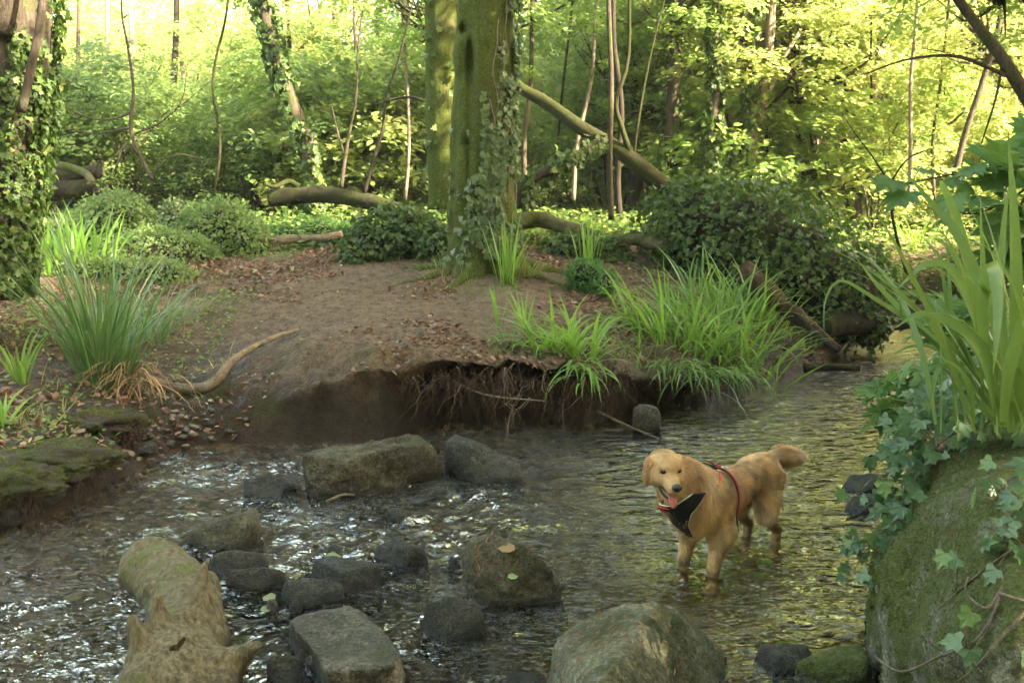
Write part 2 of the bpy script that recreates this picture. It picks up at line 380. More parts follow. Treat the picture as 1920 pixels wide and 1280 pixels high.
dist = m.v(m.n('VectorMath', {0: m.pos(), 1: (-.5, 9.6, .8)}, operation='DISTANCE').outputs['Value'], 1.8, 3.0)
mossf = m.math('MULTIPLY', m.math('MULTIPLY', mossf, dist), .8)
moss = m.ramp(m.noise(60, 4, .7), [(.3, (.022, .032, .006)), (.6, (.060, .080, .015)), (.85, (.11, .13, .03))])
soil = m.mix(mossf, soil, moss)
farg = m.v(z['Y'], 15, 19); soil = m.mix(m.math('MULTIPLY', farg, .8), soil, (.06, .085, .02))
# stream bed: brown gravel and silt, greener to the right
vb = m.n('TexVoronoi', {'Scale': 16, 'Vector': m.pos(), 'Randomness': 1.0}); vs = m.n('TexVoronoi', {'Scale': 42, 'Vector': m.pos()})
peb = m.ramp(m.n('SeparateColor', {'Color': vb.outputs['Color']}).outputs[0], [(0, (.06, .032, .012)), (.4, (.15, .080, .030)), (.7, (.22, .125, .05)), (1, (.34, .24, .12))])
peb = m.mix(m.v(vb.outputs['Distance'], .02, .045, .3, 0), peb, (.02, .014, .008))
alg = m.ramp(m.noise(5, 5, .6), [(.35, (.045, .030, .009)), (.5, (.13, .095, .022)), (.68, (.28, .225, .05))])
peb = m.mix(m.math('MULTIPLY', m.v(m.math('ADD', z['X'], m.math('MULTIPLY', m.noise(.8, 3), 1.2)), .3, 1.1), .92), peb, alg)
bedf = m.v(z['Z'], .015, -.02)
col = m.mix(bedf, soil, peb)
hgt = m.math('ADD', m.math('ADD', m.math('MULTIPLY', nf, .7), m.math('MULTIPLY', m.noise(24, 6, .75, None, .8), 1.1)), m.math('MULTIPLY', vs.outputs['Distance'], m.math('MULTIPLY', bedf, .5)))
rough = m.v(wet, 0, 1, .95, .45)
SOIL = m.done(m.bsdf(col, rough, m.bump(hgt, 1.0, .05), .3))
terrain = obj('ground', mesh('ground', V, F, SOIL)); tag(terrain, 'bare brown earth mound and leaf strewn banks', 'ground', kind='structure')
# ---------------------------------------------------------------- water
wx = ga([(-9, -4.4, .12), (-4.4, 1.4, .018), (1.4, 4.2, .026), (4.2, 7, .12)]); wy = ga([(1.4, 3.4, .1), (3.4, 8.0, .018), (8.4, 17, .06)])
X, Y = np.meshgrid(wx, wy, indexing='xy'); p = np.stack([X.ravel(), Y.ravel(), 0 * X.ravel()], -1)
pat = sstep(-.30, .05, fbm(p * np.array([1.1, 2.0, 1]), 3, 66)) * .45 + .55; pat = pat * (1 - .5 * sstep(5.4, 4.6, p[:, 1]) * sstep(-1.3, -2.0, p[:, 0])); rap = sstep(.75, -.35, X.ravel() + .35 * fbm(p * .9, 3, 61)) * pat # rapids on the left, calmer pool on the right
q = p.copy(); q[:, 0] = p[:, 0] * .8 + p[:, 1] * .6; q[:, 1] = -p[:, 0] * .6 + p[:, 1] * .8
a = fbm(q * np.array([5.5, 9, 1]) + .6 * fbm(q * 2, 2, 71)[:, None], 4, 62); b2 = 1 - np.abs(fbm(q * np.array([8, 13, 1]), 3, 63)) * 2
c = fbm(p * np.array([2.2, 9, 1]), 3, 64)
zw = rap * (.044 * a + .012 * b2 + .003 * np.abs(fbm(q * np.array([22, 34, 1]), 2, 67))) + (1 - rap) * (.006 * c + .003 * a) + .0
for lx, ly in (W(1330, 1083)[:2], W(1266, 1062)[:2], W(1448, 1019)[:2], W(1402, 1002)[:2], W(1212, 806)[:2]):
    rr_ = np.hypot(p[:, 0] - lx, p[:, 1] - ly); zw = zw + .0055 * np.sin(rr_ * 105 - .8) * np.exp(-rr_ * 7.5) * (rr_ > .02) * (1 + .6 * fbm(p * 6, 2, 12))
V = np.stack([X.ravel(), Y.ravel(), zw], -1); n_ = len(wx); i = np.arange(len(wy) - 1)[:, None] * n_ + np.arange(n_ - 1)[None, :]
F = np.stack([i, i + 1, i + n_ + 1, i + n_], -1).reshape(-1, 4)
m = NT('stream_water'); z = m.n('SeparateXYZ', {'Vector': m.pos()}).outputs
sc1 = m.n('Mapping', {'Vector': m.pos(), 'Rotation': (0, 0, .6), 'Scale': (.55, 2.0, 1)}).outputs[0]
sc2 = m.n('Mapping', {'Vector': m.pos(), 'Scale': (.6, 1.3, 1)}).outputs[0]
rp = m.v(m.math('ADD', z['X'], m.math('MULTIPLY', m.math('SUBTRACT', m.noise(.9, 3), .5), 1.5)), .75, -.25)
n1 = m.noise(19, 2, .5, sc1, .9); n2 = m.noise(46, 1, .5, sc1); n3 = m.noise(9, 2, .45, sc2, .6); n4 = m.noise(26, 1, .5, sc2)
hl = m.math('ADD', m.math('MULTIPLY', n1, 1.05), m.math('MULTIPLY', n2, .10)); hr = m.math('MULTIPLY', m.math('ADD', n3, m.math('MULTIPLY', n4, .22)), .34)
pt = m.v(m.noise(1.3, 3), .36, .52, .65, 1.3); h = m.n('Mix', {0: rp, 2: hr, 3: m.math('MULTIPLY', hl, pt)}).outputs[0]
bn = m.bump(h, 1.0, .20)
fr = m.n('Fresnel', {'IOR': 1.333, 'Normal': bn}).outputs[0]
gl = m.n('BsdfGlossy', {'Color': (1, 1, 1, 1), 'Roughness': .03, 'Normal': bn}).outputs[0]
tr = m.n('BsdfTransparent', {'Color': (.95, .92, .76, 1)}).outputs[0]
WATER = m.done(m.n('MixShader', {0: m.math('MINIMUM', m.math('MULTIPLY', fr, m.v(rp, 0, 1, 2.2, 3.6)), 1.0), 1: tr, 2: gl}).outputs[0])
water = obj('water', mesh('water', V, F, WATER)); tag(water, 'shallow clear stream, rippling white on the left and calm green on the right', 'stream', kind='structure')
# ================================================================ STONES
def stone_mat(name, cols, moss=.5, mosscol=((.03, .045, .01), (.09, .12, .03)), scale=1.0):
    m = NT(name); z = m.n('SeparateXYZ', {'Vector': m.pos()}).outputs
    a = m.noise(2.5 * scale, 6, .65); b = m.noise(22 * scale, 6, .7); c = m.noise(140, 3, .7)
    col = m.ramp(m.math('ADD', m.math('MULTIPLY', a, .6), m.math('MULTIPLY', b, .4)), [(.38, cols[0]), (.5, cols[1]), (.60, cols[2])])
    col = m.mix(m.v(m.noise(11 * scale, 5, .6, None, 1.5), .56, .66, 0, .55), col, tuple(min(1, x * 1.5) for x in cols[2])); col = m.mix(m.v(c, .55, .75, 0, .5), col, tuple(min(1, x * 1.7) for x in cols[2]))
    col = m.mix(m.v(m.noise(60, 5, .8), .52, .40, 0, .75), col, tuple(x * .35 for x in cols[0])); col = m.mix(m.v(m.noise(75, 4, .8), .56, .66, 0, .6), col, tuple(min(1, x * 1.9) for x in cols[2])); col = m.mix(m.v(c, .42, .25, 0, .6), col, tuple(x * .4 for x in cols[0]))
    li = m.n('TexVoronoi', {'Scale': 9 * scale, 'Vector': m.n('VectorMath', {0: m.pos(), 1: (1, 1, 1)}, operation='ADD').outputs[0]})
    up = m.n('SeparateXYZ', {'Vector': m.n('NewGeometry').outputs['Normal']}).outputs['Z']
    mf = m.math('MULTIPLY', m.v(m.math('ADD', m.math('MULTIPLY', up, .12), m.noise(3.6 * scale, 6, .7)), .66 - .22 * moss, .78 - .22 * moss), min(1, .5 + moss))
    mc = m.ramp(m.noise(55, 4, .7), [(.3, mosscol[0]), (.7, mosscol[1])])
    col = m.mix(mf, col, mc)
    wt = m.v(m.math('ADD', z['Z'], m.math('MULTIPLY', m.noise(6, 4), .09)), .06, .12, 1, 0)
    col = m.mix(m.math('MULTIPLY', wt, .72), col, (.010, .010, .008))
    hg = m.math('ADD', m.math('ADD', m.math('MULTIPLY', b, .8), m.math('MULTIPLY', c, .30)), m.math('MULTIPLY', mf, m.math('MULTIPLY', m.noise(120, 3), .7)))
    return m.done(m.bsdf(col, m.v(wt, 0, 1, .85, .22), m.bump(hg, 1.0, .05), .4))
S_OLIVE = stone_mat('stone_olive', ((.029, .024, .013), (.071, .061, .034), (.137, .118, .068)), .38, ((.020, .026, .006), (.060, .070, .016)))
S_GREY = stone_mat('stone_grey', ((.034, .031, .022), (.082, .073, .054), (.157, .142, .105)), .15, ((.02, .026, .006), (.06, .07, .016)))
S_DARK = stone_mat('stone_dark_wet', ((.016, .016, .013), (.039, .036, .027), (.085, .079, .061)), .12, ((.02, .026, .006), (.05, .06, .016)))
S_PALE = stone_mat('stone_pale', ((.068, .062, .037), (.149, .140, .086), (.260, .245, .156)), .40, ((.022, .030, .006), (.075, .09, .018)))
S_MOSS = stone_mat('stone_mossy', ((.084, .079, .053), (.204, .190, .132), (.382, .358, .252)), 1.05, ((.035, .045, .008), (.15, .175, .035)))
def ico(sub):
    bm = bmesh.new(); bmesh.ops.create_icosphere(bm, subdivisions=sub, radius=1.0)
    V = np.array([v.co[:] for v in bm.verts]); F = np.array([[v.index for v in f.verts] for f in bm.faces]); bm.free(); return V, F
ICO = {k: ico(k) for k in (2, 3, 4, 5, 6)}
def hull_rock(pts, sub=5, p=22, rough=.03, seed=0, nscale=4.0):
    pts = np.asarray(pts, float); bm = bmesh.new()
    for q in pts: bm.verts.new(q)
    bmesh.ops.convex_hull(bm, input=bm.verts); bm.normal_update()
    ctr = pts.mean(0); pl = []
    bm.faces.ensure_lookup_table()
    for f in bm.faces:
        if f.calc_area() < 1e-6: continue
        n = np.array(f.normal[:]); d = n @ (np.array(f.verts[0].co[:]) - ctr)
        if d < 0: n, d = -n, -d
        pl.append((n, max(d, .004)))
    bm.free()
    D, F = ICO[sub]; dims = (pts.max(0) - pts.min(0)) * .5; D = unit(D * dims)
    p = p * 1.9; s = np.zeros(len(D))
    for n, d in pl: s += (np.clip(D @ n, 0, None) / d) ** p
    r = s ** (-1 / p); V = ctr + D * r[:, None]; sz = dims.mean()
    ns = fbm(V * nscale + seed * 7.7, 4, seed); rid = np.abs(fbm(V * nscale * 1.7 + 3.1, 4, seed + 9)); fine = fbm(V * nscale * 7, 4, seed + 5, .65)
    V = V + D * (rough * (ns * 1.2 - rid * 1.1) * 1.6 + .011 * fine * min(1, sz * 5))[:, None]
    return V, F
def rock(label, base, top, mat, seed=1, sub=5, p=22, rough=.03, group=None, name='stone', cat='stone', deep=.14):
    """base: photo pixels of the waterline; top: (px, py, height) of the upper corners"""
    b = np.array([W(x, y, .0) for x, y in base]); c = b.mean(0); lo = c + (b - c) * 1.10; lo[:, 2] = -deep
    t = np.array([W(x, y, h) for x, y, h in top]); t = t + np.array([0, 0, .035]) * (t[:, 2:] < .14) * (t[:, 2:] > .028)
    V, F = hull_rock(np.vstack([b, lo, t]), sub, p, rough, seed)
    o = empty(name, (c[0], c[1], 0)); m_ = mesh(name, V - np.array([c[0], c[1], 0]), F, mat)
    C.objects.unlink(o); bpy.data.objects.remove(o)
    o = obj(name, m_, None, (c[0], c[1], 0)); tag(o, label, cat, group)
    return o
rock('long blocky olive stone standing in the stream below the bare earth bank', [(602, 936), (700, 928), (838, 894), (812, 868), (590, 890)],
     [(568, 852, .27), (640, 862, .265), (652, 836, .29), (700, 822, .31), (790, 815, .33), (806, 828, .30), (600, 838, .27), (820, 872, .1), (760, 812, .33)], S_OLIVE, 3, 6, 26, .035)
rock('smooth dark oblong stone lying tilted to the right of the large blocky stone', [(840, 880), (905, 912), (980, 906), (975, 880), (880, 862)],
     [(832, 822, .26), (850, 809, .28), (880, 820, .25), (930, 850, .17), (975, 880, .08), (832, 850, .16)], S_DARK, 5, 5, 16, .018)
rock('small upright grey stone standing in the water under the grassy bank', [(1188, 806), (1240, 808), (1236, 790), (1190, 788)], [(1186, 764, .21), (1205, 754, .24), (1232, 760, .22), (1240, 780, .14)], S_GREY, 6, 4, 14, .012)
rock('low dark wet stone in front of the left end of the blocky stone', [(452, 936), (520, 938), (560, 920), (520, 905), (460, 915)], [(458, 908, .06), (500, 894, .10), (528, 903, .07), (548, 916, .03)], S_DARK, 8, 4, 18, .014)
rock('wedge shaped dark stone with sloping top and upright right edge above the driftwood', [(338, 1018), (420, 1036), (484, 1020), (488, 975), (440, 975), (370, 1002)],
     [(482, 950, .20), (440, 966, .175), (350, 1012, .03), (488, 975, .13), (484, 990, .13), (400, 990, .08)], S_OLIVE, 9, 5, 24, .018)
rock('flat dark oval stone behind the slimmer oval stone, right of the driftwood', [(382, 1068), (420, 1090), (512, 1070), (508, 1050), (420, 1045)], [(395, 1050, .07), (450, 1038, .09), (495, 1044, .07)], S_DARK, 10, 4, 12, .008)
rock('slim dark oval stone with a pale dry top and twig, nearest right of the driftwood', [(412, 1102), (470, 1112), (545, 1096), (540, 1082), (440, 1080)], [(425, 1080, .06), (480, 1068, .085), (535, 1078, .06)], S_DARK, 11, 4, 12, .008)
rock('rounded dark stone touching the far edge of the big slab', [(518, 1125), (560, 1146), (650, 1135), (648, 1110), (560, 1105)], [(530, 1100, .07), (580, 1092, .09), (640, 1104, .07)], S_DARK, 12, 4, 14, .009)
rock('flat brownish stone with dark right edge, amid the rapids beyond the big slab', [(585, 1095), (640, 1122), (712, 1095), (715, 1078), (640, 1065), (590, 1075)], [(585, 1062, .08), (620, 1050, .095), (665, 1055, .09), (716, 1072, .07), (640, 1084, .09)], S_DARK, 13, 5, 26, .010)
rock('big flat topped slab with rounded corners at the bottom edge of the picture', [(548, 1200), (620, 1290), (760, 1290), (756, 1240), (690, 1150), (560, 1160)],
     [(536, 1172, .13), (570, 1148, .14), (640, 1126, .15), (660, 1132, .15), (752, 1236, .13), (735, 1262, .13), (615, 1275, .13)], S_GREY, 14, 6, 26, .022)
rock('small angular dark stone sitting alone in the white water left of the pointed grey boulder', [(700, 1050), (770, 1072), (805, 1062), (790, 1040), (715, 1038)], [(700, 1036, .04), (742, 1014, .12), (798, 1044, .06), (765, 1040, .10)], S_DARK, 15, 4, 30, .010)
rock('pointed grey boulder with orange needles on its face, in the middle of the stream', [(862, 1098), (905, 1145), (990, 1142), (1064, 1132), (1050, 1090), (900, 1050)],
     [(872, 1030, .24), (885, 996, .30), (930, 1005, .30), (1010, 1038, .25), (1050, 1100, .10), (862, 1060, .15)], S_OLIVE, 16, 6, 22, .030)
rock('round dark pebbly stone between the big slab and the pointed grey boulder', [(788, 1180), (840, 1210), (905, 1180), (900, 1150), (800, 1155)], [(792, 1148, .10), (840, 1130, .13), (890, 1138, .11), (912, 1165, .07)], S_DARK, 17, 5, 9, .010)
rock('largest pale boulder with a ridge and mossy right face at the bottom centre', [(1030, 1300), (1360, 1300), (1368, 1230), (1320, 1180), (1100, 1180)],
     [(1225, 1126, .32), (1243, 1130, .325), (1188, 1196, .35), (1122, 1285, .35), (1150, 1132, .27), (1042, 1185, .15), (1028, 1240, .10), (1300, 1182, .14), (1362, 1235, .04)], S_PALE, 18, 6, 34, .016)
rock('thin dark sliver of stone barely above the foaming water above the flat stones', [(560, 1058), (600, 1050), (650, 1036), (640, 1028), (580, 1045)], [(590, 1036, .025), (625, 1027, .03), (570, 1050, .015)], S_DARK, 19, 3, 16, .006)
rock('flat black stone just awash to the right of the largest pale boulder', [(1402, 1240), (1440, 1270), (1520, 1262), (1528, 1225), (1450, 1210)], [(1420, 1215, .03), (1510, 1218, .03), (1460, 1245, .03)], S_DARK, 20, 4, 12, .008, deep=.2)
rock('dark flat stone against the ivy at the right edge of the pool', [(1572, 915), (1610, 928), (1660, 922), (1650, 900), (1590, 900)], [(1590, 900, .04), (1640, 893, .07), (1655, 905, .05)], S_DARK, 21, 4, 14, .010)
rock('small dark stone with a reddish edge, below the flat stone at the pool edge', [(1580, 958), (1610, 968), (1650, 962), (1640, 945), (1595, 942)], [(1590, 942, .04), (1630, 932, .06), (1650, 950, .04)], S_DARK, 22, 3, 18, .008)
rock('tiny dark stone awash upstream beside the trailing ivy', [(1656, 828), (1676, 830), (1674, 823)], [(1662, 821, .025), (1672, 822, .02)], S_DARK, 23, 3, 14, .003, deep=.06)
rock('dark stone wedged at the bottom between the driftwood and the slab', [(498, 1275), (540, 1300), (575, 1290), (560, 1250)], [(500, 1248, .08), (535, 1236, .10), (568, 1246, .08)], S_DARK, 24, 4, 20, .008)
rock('tiny brown pebble with green leaves floating against it', [(496, 1152), (512, 1158), (526, 1150), (510, 1140)], [(500, 1136, .04), (518, 1132, .05)], S_GREY, 25, 3, 8, .002, name='pebble', cat='pebble', deep=.07)
rock('tiny dark pebble touching the far corner of the big slab', [(540, 1156), (556, 1160), (570, 1148), (556, 1140)], [(545, 1138, .045), (562, 1132, .05)], S_DARK, 26, 3, 8, .002, name='pebble', cat='pebble', deep=.07)
rock('low mossy stone at the foot of the mossy boulder, at the bottom edge', [(1480, 1290), (1560, 1310), (1640, 1290), (1620, 1215), (1520, 1240)], [(1490, 1252, .08), (1530, 1218, .14), (1600, 1200, .18), (1640, 1230, .18)], S_MOSS, 27, 5, 10, .02)
rock('dark submerged ledge showing through the ripples at the bottom centre', [(862, 1262), (960, 1320), (1030, 1300), (1000, 1255), (900, 1235)], [(880, 1240, .01), (960, 1262, .015), (1010, 1280, .012)], S_DARK, 28, 4, 12, .01, deep=.2)
rock('thin dark stone just awash beside the right end of the blocky stone', [(720, 968), (745, 976), (772, 970), (750, 960)], [(728, 958, .03), (755, 960, .035), (768, 966, .02)], S_DARK, 29, 3, 16, .004, deep=.08)
rock('small dark stone tucked against the left flank of the pointed grey boulder', [(838, 1066), (852, 1070), (864, 1062), (850, 1055)], [(842, 1052, .04), (856, 1054, .045)], S_DARK, 33, 3, 10, .004, deep=.08)
for k, (px, py, s, lab) in enumerate([(276, 846, .085, 'roundest dark stone at the foot of the left bank'), (318, 838, .045, 'small stone at the gully mouth below the curved root'), (366, 806, .05, 'pale stone on the mud of the gully below the curved root'),
        (398, 800, .045, 'dark cobble against the earth mound in the gully'), (345, 782, .04, 'brown cobble half way up the gully'), (300, 812, .04, 'brown cobble beneath the hanging dead grass'),
        (230, 858, .05, 'dark cobble left of the roundest stone under the left bank'), (430, 818, .045, 'wet cobble at the left foot of the earth mound'), (80, 950, .13, 'dark stone under the roots of the left bank'), (15, 978, .12, 'dark stone at the far left edge of the water')]):
    c = G(px, py); d = rdir(14) * np.array([1.25, 1, .8]) * s; V, F = hull_rock(d, 3, 8, .006, 50 + k, 10)
    o = obj('cobble', mesh('cobble', V, F, [S_DARK, S_GREY, S_PALE, S_DARK, S_OLIVE, S_OLIVE, S_DARK, S_GREY, S_DARK, S_DARK][k]), None, (c[0], c[1], c[2] + s * .25)); tag(o, lab, 'stone')
# large mossy boulder on the right
bp = [W(x, y, 0) for x, y in [(1640, 1290), (1612, 1160), (1640, 1020), (1700, 930), (1850, 900)]] + [np.array([2.6, 4.2, 0]), np.array([2.4, 2.6, 0]), np.array([1.55, 2.7, 0])]
tp = [P(1700, 900, 3.95), P(1760, 830, 3.9), P(1850, 812, 3.75), P(1960, 800, 3.6), P(1640, 1010, 4.0), P(1720, 960, 3.55), P(1650, 1150, 3.55), P(1800, 1010, 3.1), P(1920, 950, 2.95), P(1730, 1200, 3.1), P(2100, 900, 3.0), P(1900, 1250, 2.55)]
lo = np.array(bp); lo[:, 2] = -.15
V, F = hull_rock(np.vstack([np.array(bp), lo, np.array(tp)]), 6, 18, .05, 31, 2.6)
BOULDER = (V, F)
c = V.mean(0) * np.array([1, 1, 0]); bo = obj('boulder', mesh('boulder', V - c, F, S_MOSS), None, c); tag(bo, 'huge mossy boulder draped with ivy filling the lower right corner', 'boulder')
# ================================================================ WOODLAND
def VP(px, py, Yd):
    r = ray(px, py); return np.array([0, 0, CAMZ]) + r * (Yd / r[1])
def bark(name, cols, moss=.5, mc=((.030, .042, .006), (.085, .105, .018)), stretch=.25):
    m = NT(name); v = m.n('Mapping', {'Vector': m.pos(), 'Scale': (1, 1, stretch)}).outputs[0]
    a = m.noise(9, 6, .7, v); b = m.noise(45, 5, .7, v); c = m.noise(2.2, 5, .6)
    col = m.ramp(m.math('ADD', m.math('MULTIPLY', a, .5), m.math('MULTIPLY', b, .5)), [(.35, cols[0]), (.5, cols[1]), (.66, cols[2])])
    mf = m.v(m.math('ADD', m.math('MULTIPLY', c, .6), m.math('MULTIPLY', m.noise(14, 5, .7), .4)), .62 - .3 * moss, .74 - .3 * moss)
    mcl = m.ramp(m.noise(38, 5, .75), [(.3, mc[0]), (.52, tuple((x + y) / 2 for x, y in zip(*mc))), (.75, mc[1])])
    col = m.mix(mf, col, mcl)
    hg = m.math('ADD', m.math('ADD', a, m.math('MULTIPLY', b, .5)), m.math('MULTIPLY', m.noise(110, 3, .7), .4))
    return m.done(m.bsdf(col, .95, m.bump(hg, .9, .035), .15))
B_MOSS = bark('bark_mossy', ((.035, .028, .014), (.075, .062, .030), (.13, .11, .06)), .95, ((.022, .030, .005), (.115, .140, .024)))
B_LEAN = bark('bark_leaning', ((.014, .011, .007), (.032, .026, .015), (.06, .05, .03)), .7, ((.012, .015, .003), (.045, .052, .009)))
B_BROWN = bark('bark_brown', ((.030, .024, .016), (.07, .055, .038), (.13, .105, .075)), .35)
B_PALE = bark('bark_pale', ((.09, .07, .05), (.19, .15, .11), (.30, .25, .19)), .25)
B_RED = bark('bark_reddish', ((.05, .035, .024), (.11, .08, .055), (.19, .145, .10)), .2)
B_DARK = bark('bark_dark', ((.014, .011, .008), (.032, .026, .018), (.06, .05, .035)), .3)
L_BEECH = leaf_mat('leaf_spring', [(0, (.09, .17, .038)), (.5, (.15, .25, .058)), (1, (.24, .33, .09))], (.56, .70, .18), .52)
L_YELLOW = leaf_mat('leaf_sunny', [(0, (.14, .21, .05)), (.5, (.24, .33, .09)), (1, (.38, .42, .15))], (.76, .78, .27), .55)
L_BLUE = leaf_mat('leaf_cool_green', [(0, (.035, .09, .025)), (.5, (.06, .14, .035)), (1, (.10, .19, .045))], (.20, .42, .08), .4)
L_IVY = leaf_mat('leaf_ivy', [(0, (.026, .052, .008)), (.5, (.048, .088, .014)), (.85, (.085, .125, .026)), (1, (.16, .18, .05))], (.14, .26, .03), .25, .5, .3)
L_IVYPALE = leaf_mat('leaf_ivy_pale', [(0, (.05, .08, .022)), (.5, (.085, .13, .036)), (1, (.15, .19, .07))], (.20, .30, .08), .25, .4, .45)
# ---- shared crowns
def crown_mesh(name, seed, R, nspray, nleaf, size, mat, tmpl=OVAL, droop=.25, flat=.5, core=.35):
    g = np.random.default_rng(seed); u = unit(g.normal(size=(nspray, 3))); rr = (core + (1 - core) * g.random(nspray) ** .6)
    lump = 1 + .35 * vnoise(u * 2.2 + seed, seed); c = u * (rr * lump)[:, None] * np.array(R)
    az = np.arctan2(c[:, 1], c[:, 0]) + g.normal(0, .6, nspray)
    ax = np.stack([np.cos(az), np.sin(az), g.normal(-droop, .2, nspray)], -1); ax = unit(ax); up = unit(np.array([0, 0, 1.0]) + g.normal(0, .22, (nspray, 3)))
    sx = unit(np.cross(ax, up)); up = np.cross(sx, ax)
    L = g.uniform(.45, .95, nspray) * flat * 1.6
    k = np.repeat(np.arange(nspray), nleaf); t = g.random(len(k)) ** .8; s = g.uniform(-1, 1, len(k)) * (.55 - .35 * t) * 1.0
    pos = c[k] + ax[k] * ((t - .5) * L[k])[:, None] + sx[k] * (s * L[k])[:, None] + up[k] * g.normal(0, .045, len(k))[:, None] - np.array([0, 0, 1]) * (.22 * s ** 2 * L[k])[:, None]
    d = unit(ax[k] * (.5 + g.random(len(k)))[:, None] + sx[k] * (np.sign(s) * .9)[:, None] + g.normal(0, .3, (len(k), 3)))
    n = unit(up[k] + g.normal(0, .38, (len(k), 3)))
    V, F = leaves(pos, d, n, size * g.uniform(.6, 1.25, len(k)), tmpl)
    return mesh(name, V, F, mat, False), c
def limbs_mesh(name, seed, centers, root, r, mat, n=26):
    g = np.random.default_rng(seed); ps = []
    for c in centers[g.permutation(len(centers))[:n]]:
        mid = root + (c - root) * .5 + g.normal(0, .12, 3) * np.linalg.norm(c - root) - np.array([0, 0, .05])
        ps.append(tube(spline([root + (0, 0, g.uniform(-.3, .3)), mid, c], 9), np.linspace(r, r * .18, 9), 5, .15, 4))
    V, F = merge(ps); return mesh(name, V, F, mat)
CROWNS = []
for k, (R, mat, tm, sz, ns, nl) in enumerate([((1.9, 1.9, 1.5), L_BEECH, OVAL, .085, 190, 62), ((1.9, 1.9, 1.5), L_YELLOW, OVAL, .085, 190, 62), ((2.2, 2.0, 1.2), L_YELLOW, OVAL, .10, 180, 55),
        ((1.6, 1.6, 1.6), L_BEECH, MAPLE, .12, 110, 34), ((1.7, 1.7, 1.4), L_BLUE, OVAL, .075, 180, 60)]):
    cm, cc = crown_mesh('crown', 100 + k, R, ns, nl, sz, mat, tm)
    lm = limbs_mesh('branches', 200 + k, cc, np.array([0, 0, -R[2] * .55]), .035, B_BROWN)
    CROWNS.append((cm, lm))
def add_crown(root, loc, k, s=1.0, rz=None):
    """crown and branches as children of a tree's empty; loc in world space"""
    cm, lm = CROWNS[k]; off = np.array(root.location); rz = random.uniform(0, 6.28) if rz is None else rz
    for nm, me in (('crown', cm), ('branches', lm)):
        o = obj(nm, me, root, list(np.array(loc) - off)); o.rotation_euler = (0, 0, rz); o.scale = (s, s, s)
def ivy_on(path, rad, n, size=.07, seed=0, th0=-math.pi, th1=math.pi, t0=0.0, t1=1.0, patch=.0, off=.03, g=None):
    """ivy leaves on a tube between two angles (0 = towards +x, -pi/2 = towards the camera)"""
    g = np.random.default_rng(seed); path = np.asarray(path); m_ = len(path); t = g.uniform(t0, t1, n); th = g.uniform(th0, th1, n)
    f = t * (m_ - 1); i = np.minimum(f.astype(int), m_ - 2); fr = (f - i)[:, None]; c = path[i] * (1 - fr) + path[i + 1] * fr
    r = np.interp(t, np.linspace(0, 1, m_), rad); T = unit(path[i + 1] - path[i]); X = unit(np.cross(np.array([0, 1.0, 0]), T)); Yv = np.cross(T, X)
    d = X * np.cos(th)[:, None] + Yv * np.sin(th)[:, None]
    pos = c + d * (r + off * g.random(n) + .006)[:, None]
    if patch: keep = vnoise(pos * np.array([5, 5, 2.2]), seed + 3) > patch * 1.0 - .5; pos, d, T = pos[keep], d[keep], T[keep]
    k = len(pos); dr = unit(-np.array([0, 0, 1.0]) + g.normal(0, .6, (k, 3)) + d * .15)
    return leaves(pos, dr, unit(d + g.normal(0, .35, (k, 3))), size * g.uniform(.5, 1.2, k), IVY)
def tree(name, label, pts, r0, r1, mat, cat='tree', group=None, ivy=0, limbs=(), crowns=(), sides=12, isz=.07, bump=.12, ivytop=1.0, kind='trunk'):
    wp = np.array([VP(*q) for q in pts]); n = max(12, len(pts) * 6); path = spline(wp, n); rad = np.linspace(r0, r1, n)
    root = empty(name, (wp[0][0], wp[0][1], min(wp[0][2], wp[-1][2]) if False else wp[0][2])); tag(root, label, cat, group)
    part(kind, *tube(path, rad, sides, bump, 5, seed=len(pts)), mat, root)
    for L in limbs:
        lp = spline(np.array([VP(*q) for q in L[0]]), 14); part('branch', *tube(lp, np.linspace(L[1], L[2], 14), 8, .12, 6), mat, root)
    if ivy:
        parts = [ivy_on(path, rad, ivy, isz, int(abs(wp[0][0]) * 100) + 3, t1=ivytop, off=.10, patch=.25)]
        V, F = merge(parts); part('ivy', V, F, L_IVY, root, False)
    for c in crowns: add_crown(root, *c)
    return root, path, rad
# ---- main mossy beech
zs = [(915, 520), (910, 470), (907, 400), (906, 300), (907, 200), (909, 100), (913, 0), (918, -200), (930, -500), (950, -900)]
wp = np.array([VP(a, b, 11.0) for a, b in zs]); path = spline(wp, 190); rad = .325 + .0 * path[:, 2]; hz = path[:, 2] - path[0, 2]
rad = rad * (1 - .02 * hz) + .12 * np.exp(-hz * 3.6) + .06 * np.exp(-hz * .9)
def ridge(t, th):
    hh = t * (hz[-1]); fl = np.exp(-hh * 2.6)
    return 1 + .055 * np.sin(3 * th + 1.2 + .6 * hh) * (1 + 2.4 * fl) + .035 * np.sin(5 * th + .7 * hh) * (1 + 5.0 * fl) + .02 * np.sin(11 * th + 2 * np.sin(hh)) * (1 + 2 * fl)
V, F = tube(path, rad, 128, .10, 3.0, 5, ridge=ridge)
def dent(V, px, py, Yd, sx, sz, depth):
    c = VP(px, py, Yd); q = np.exp(-((V[:, 0] - c[0]) / sx) ** 2 - ((V[:, 2] - c[2]) / sz) ** 2) * (V[:, 1] < 11); V[:, 1] += depth * q; return V
V = dent(V, 880, 110, 10.7, .035, .24, .20); V = dent(V, 866, 52, 10.7, .05, .05, .14); V = dent(V, 858, 95, 10.7, .05, .22, -.06); V = dent(V, 896, 90, 10.7, .035, .25, -.05); V = dent(V, 878, 300, 10.7, .02, .5, .05); V = dent(V, 915, 400, 10.7, .02, .3, .04)
V = dent(V, 874, 268, 10.7, .03, .03, .08)
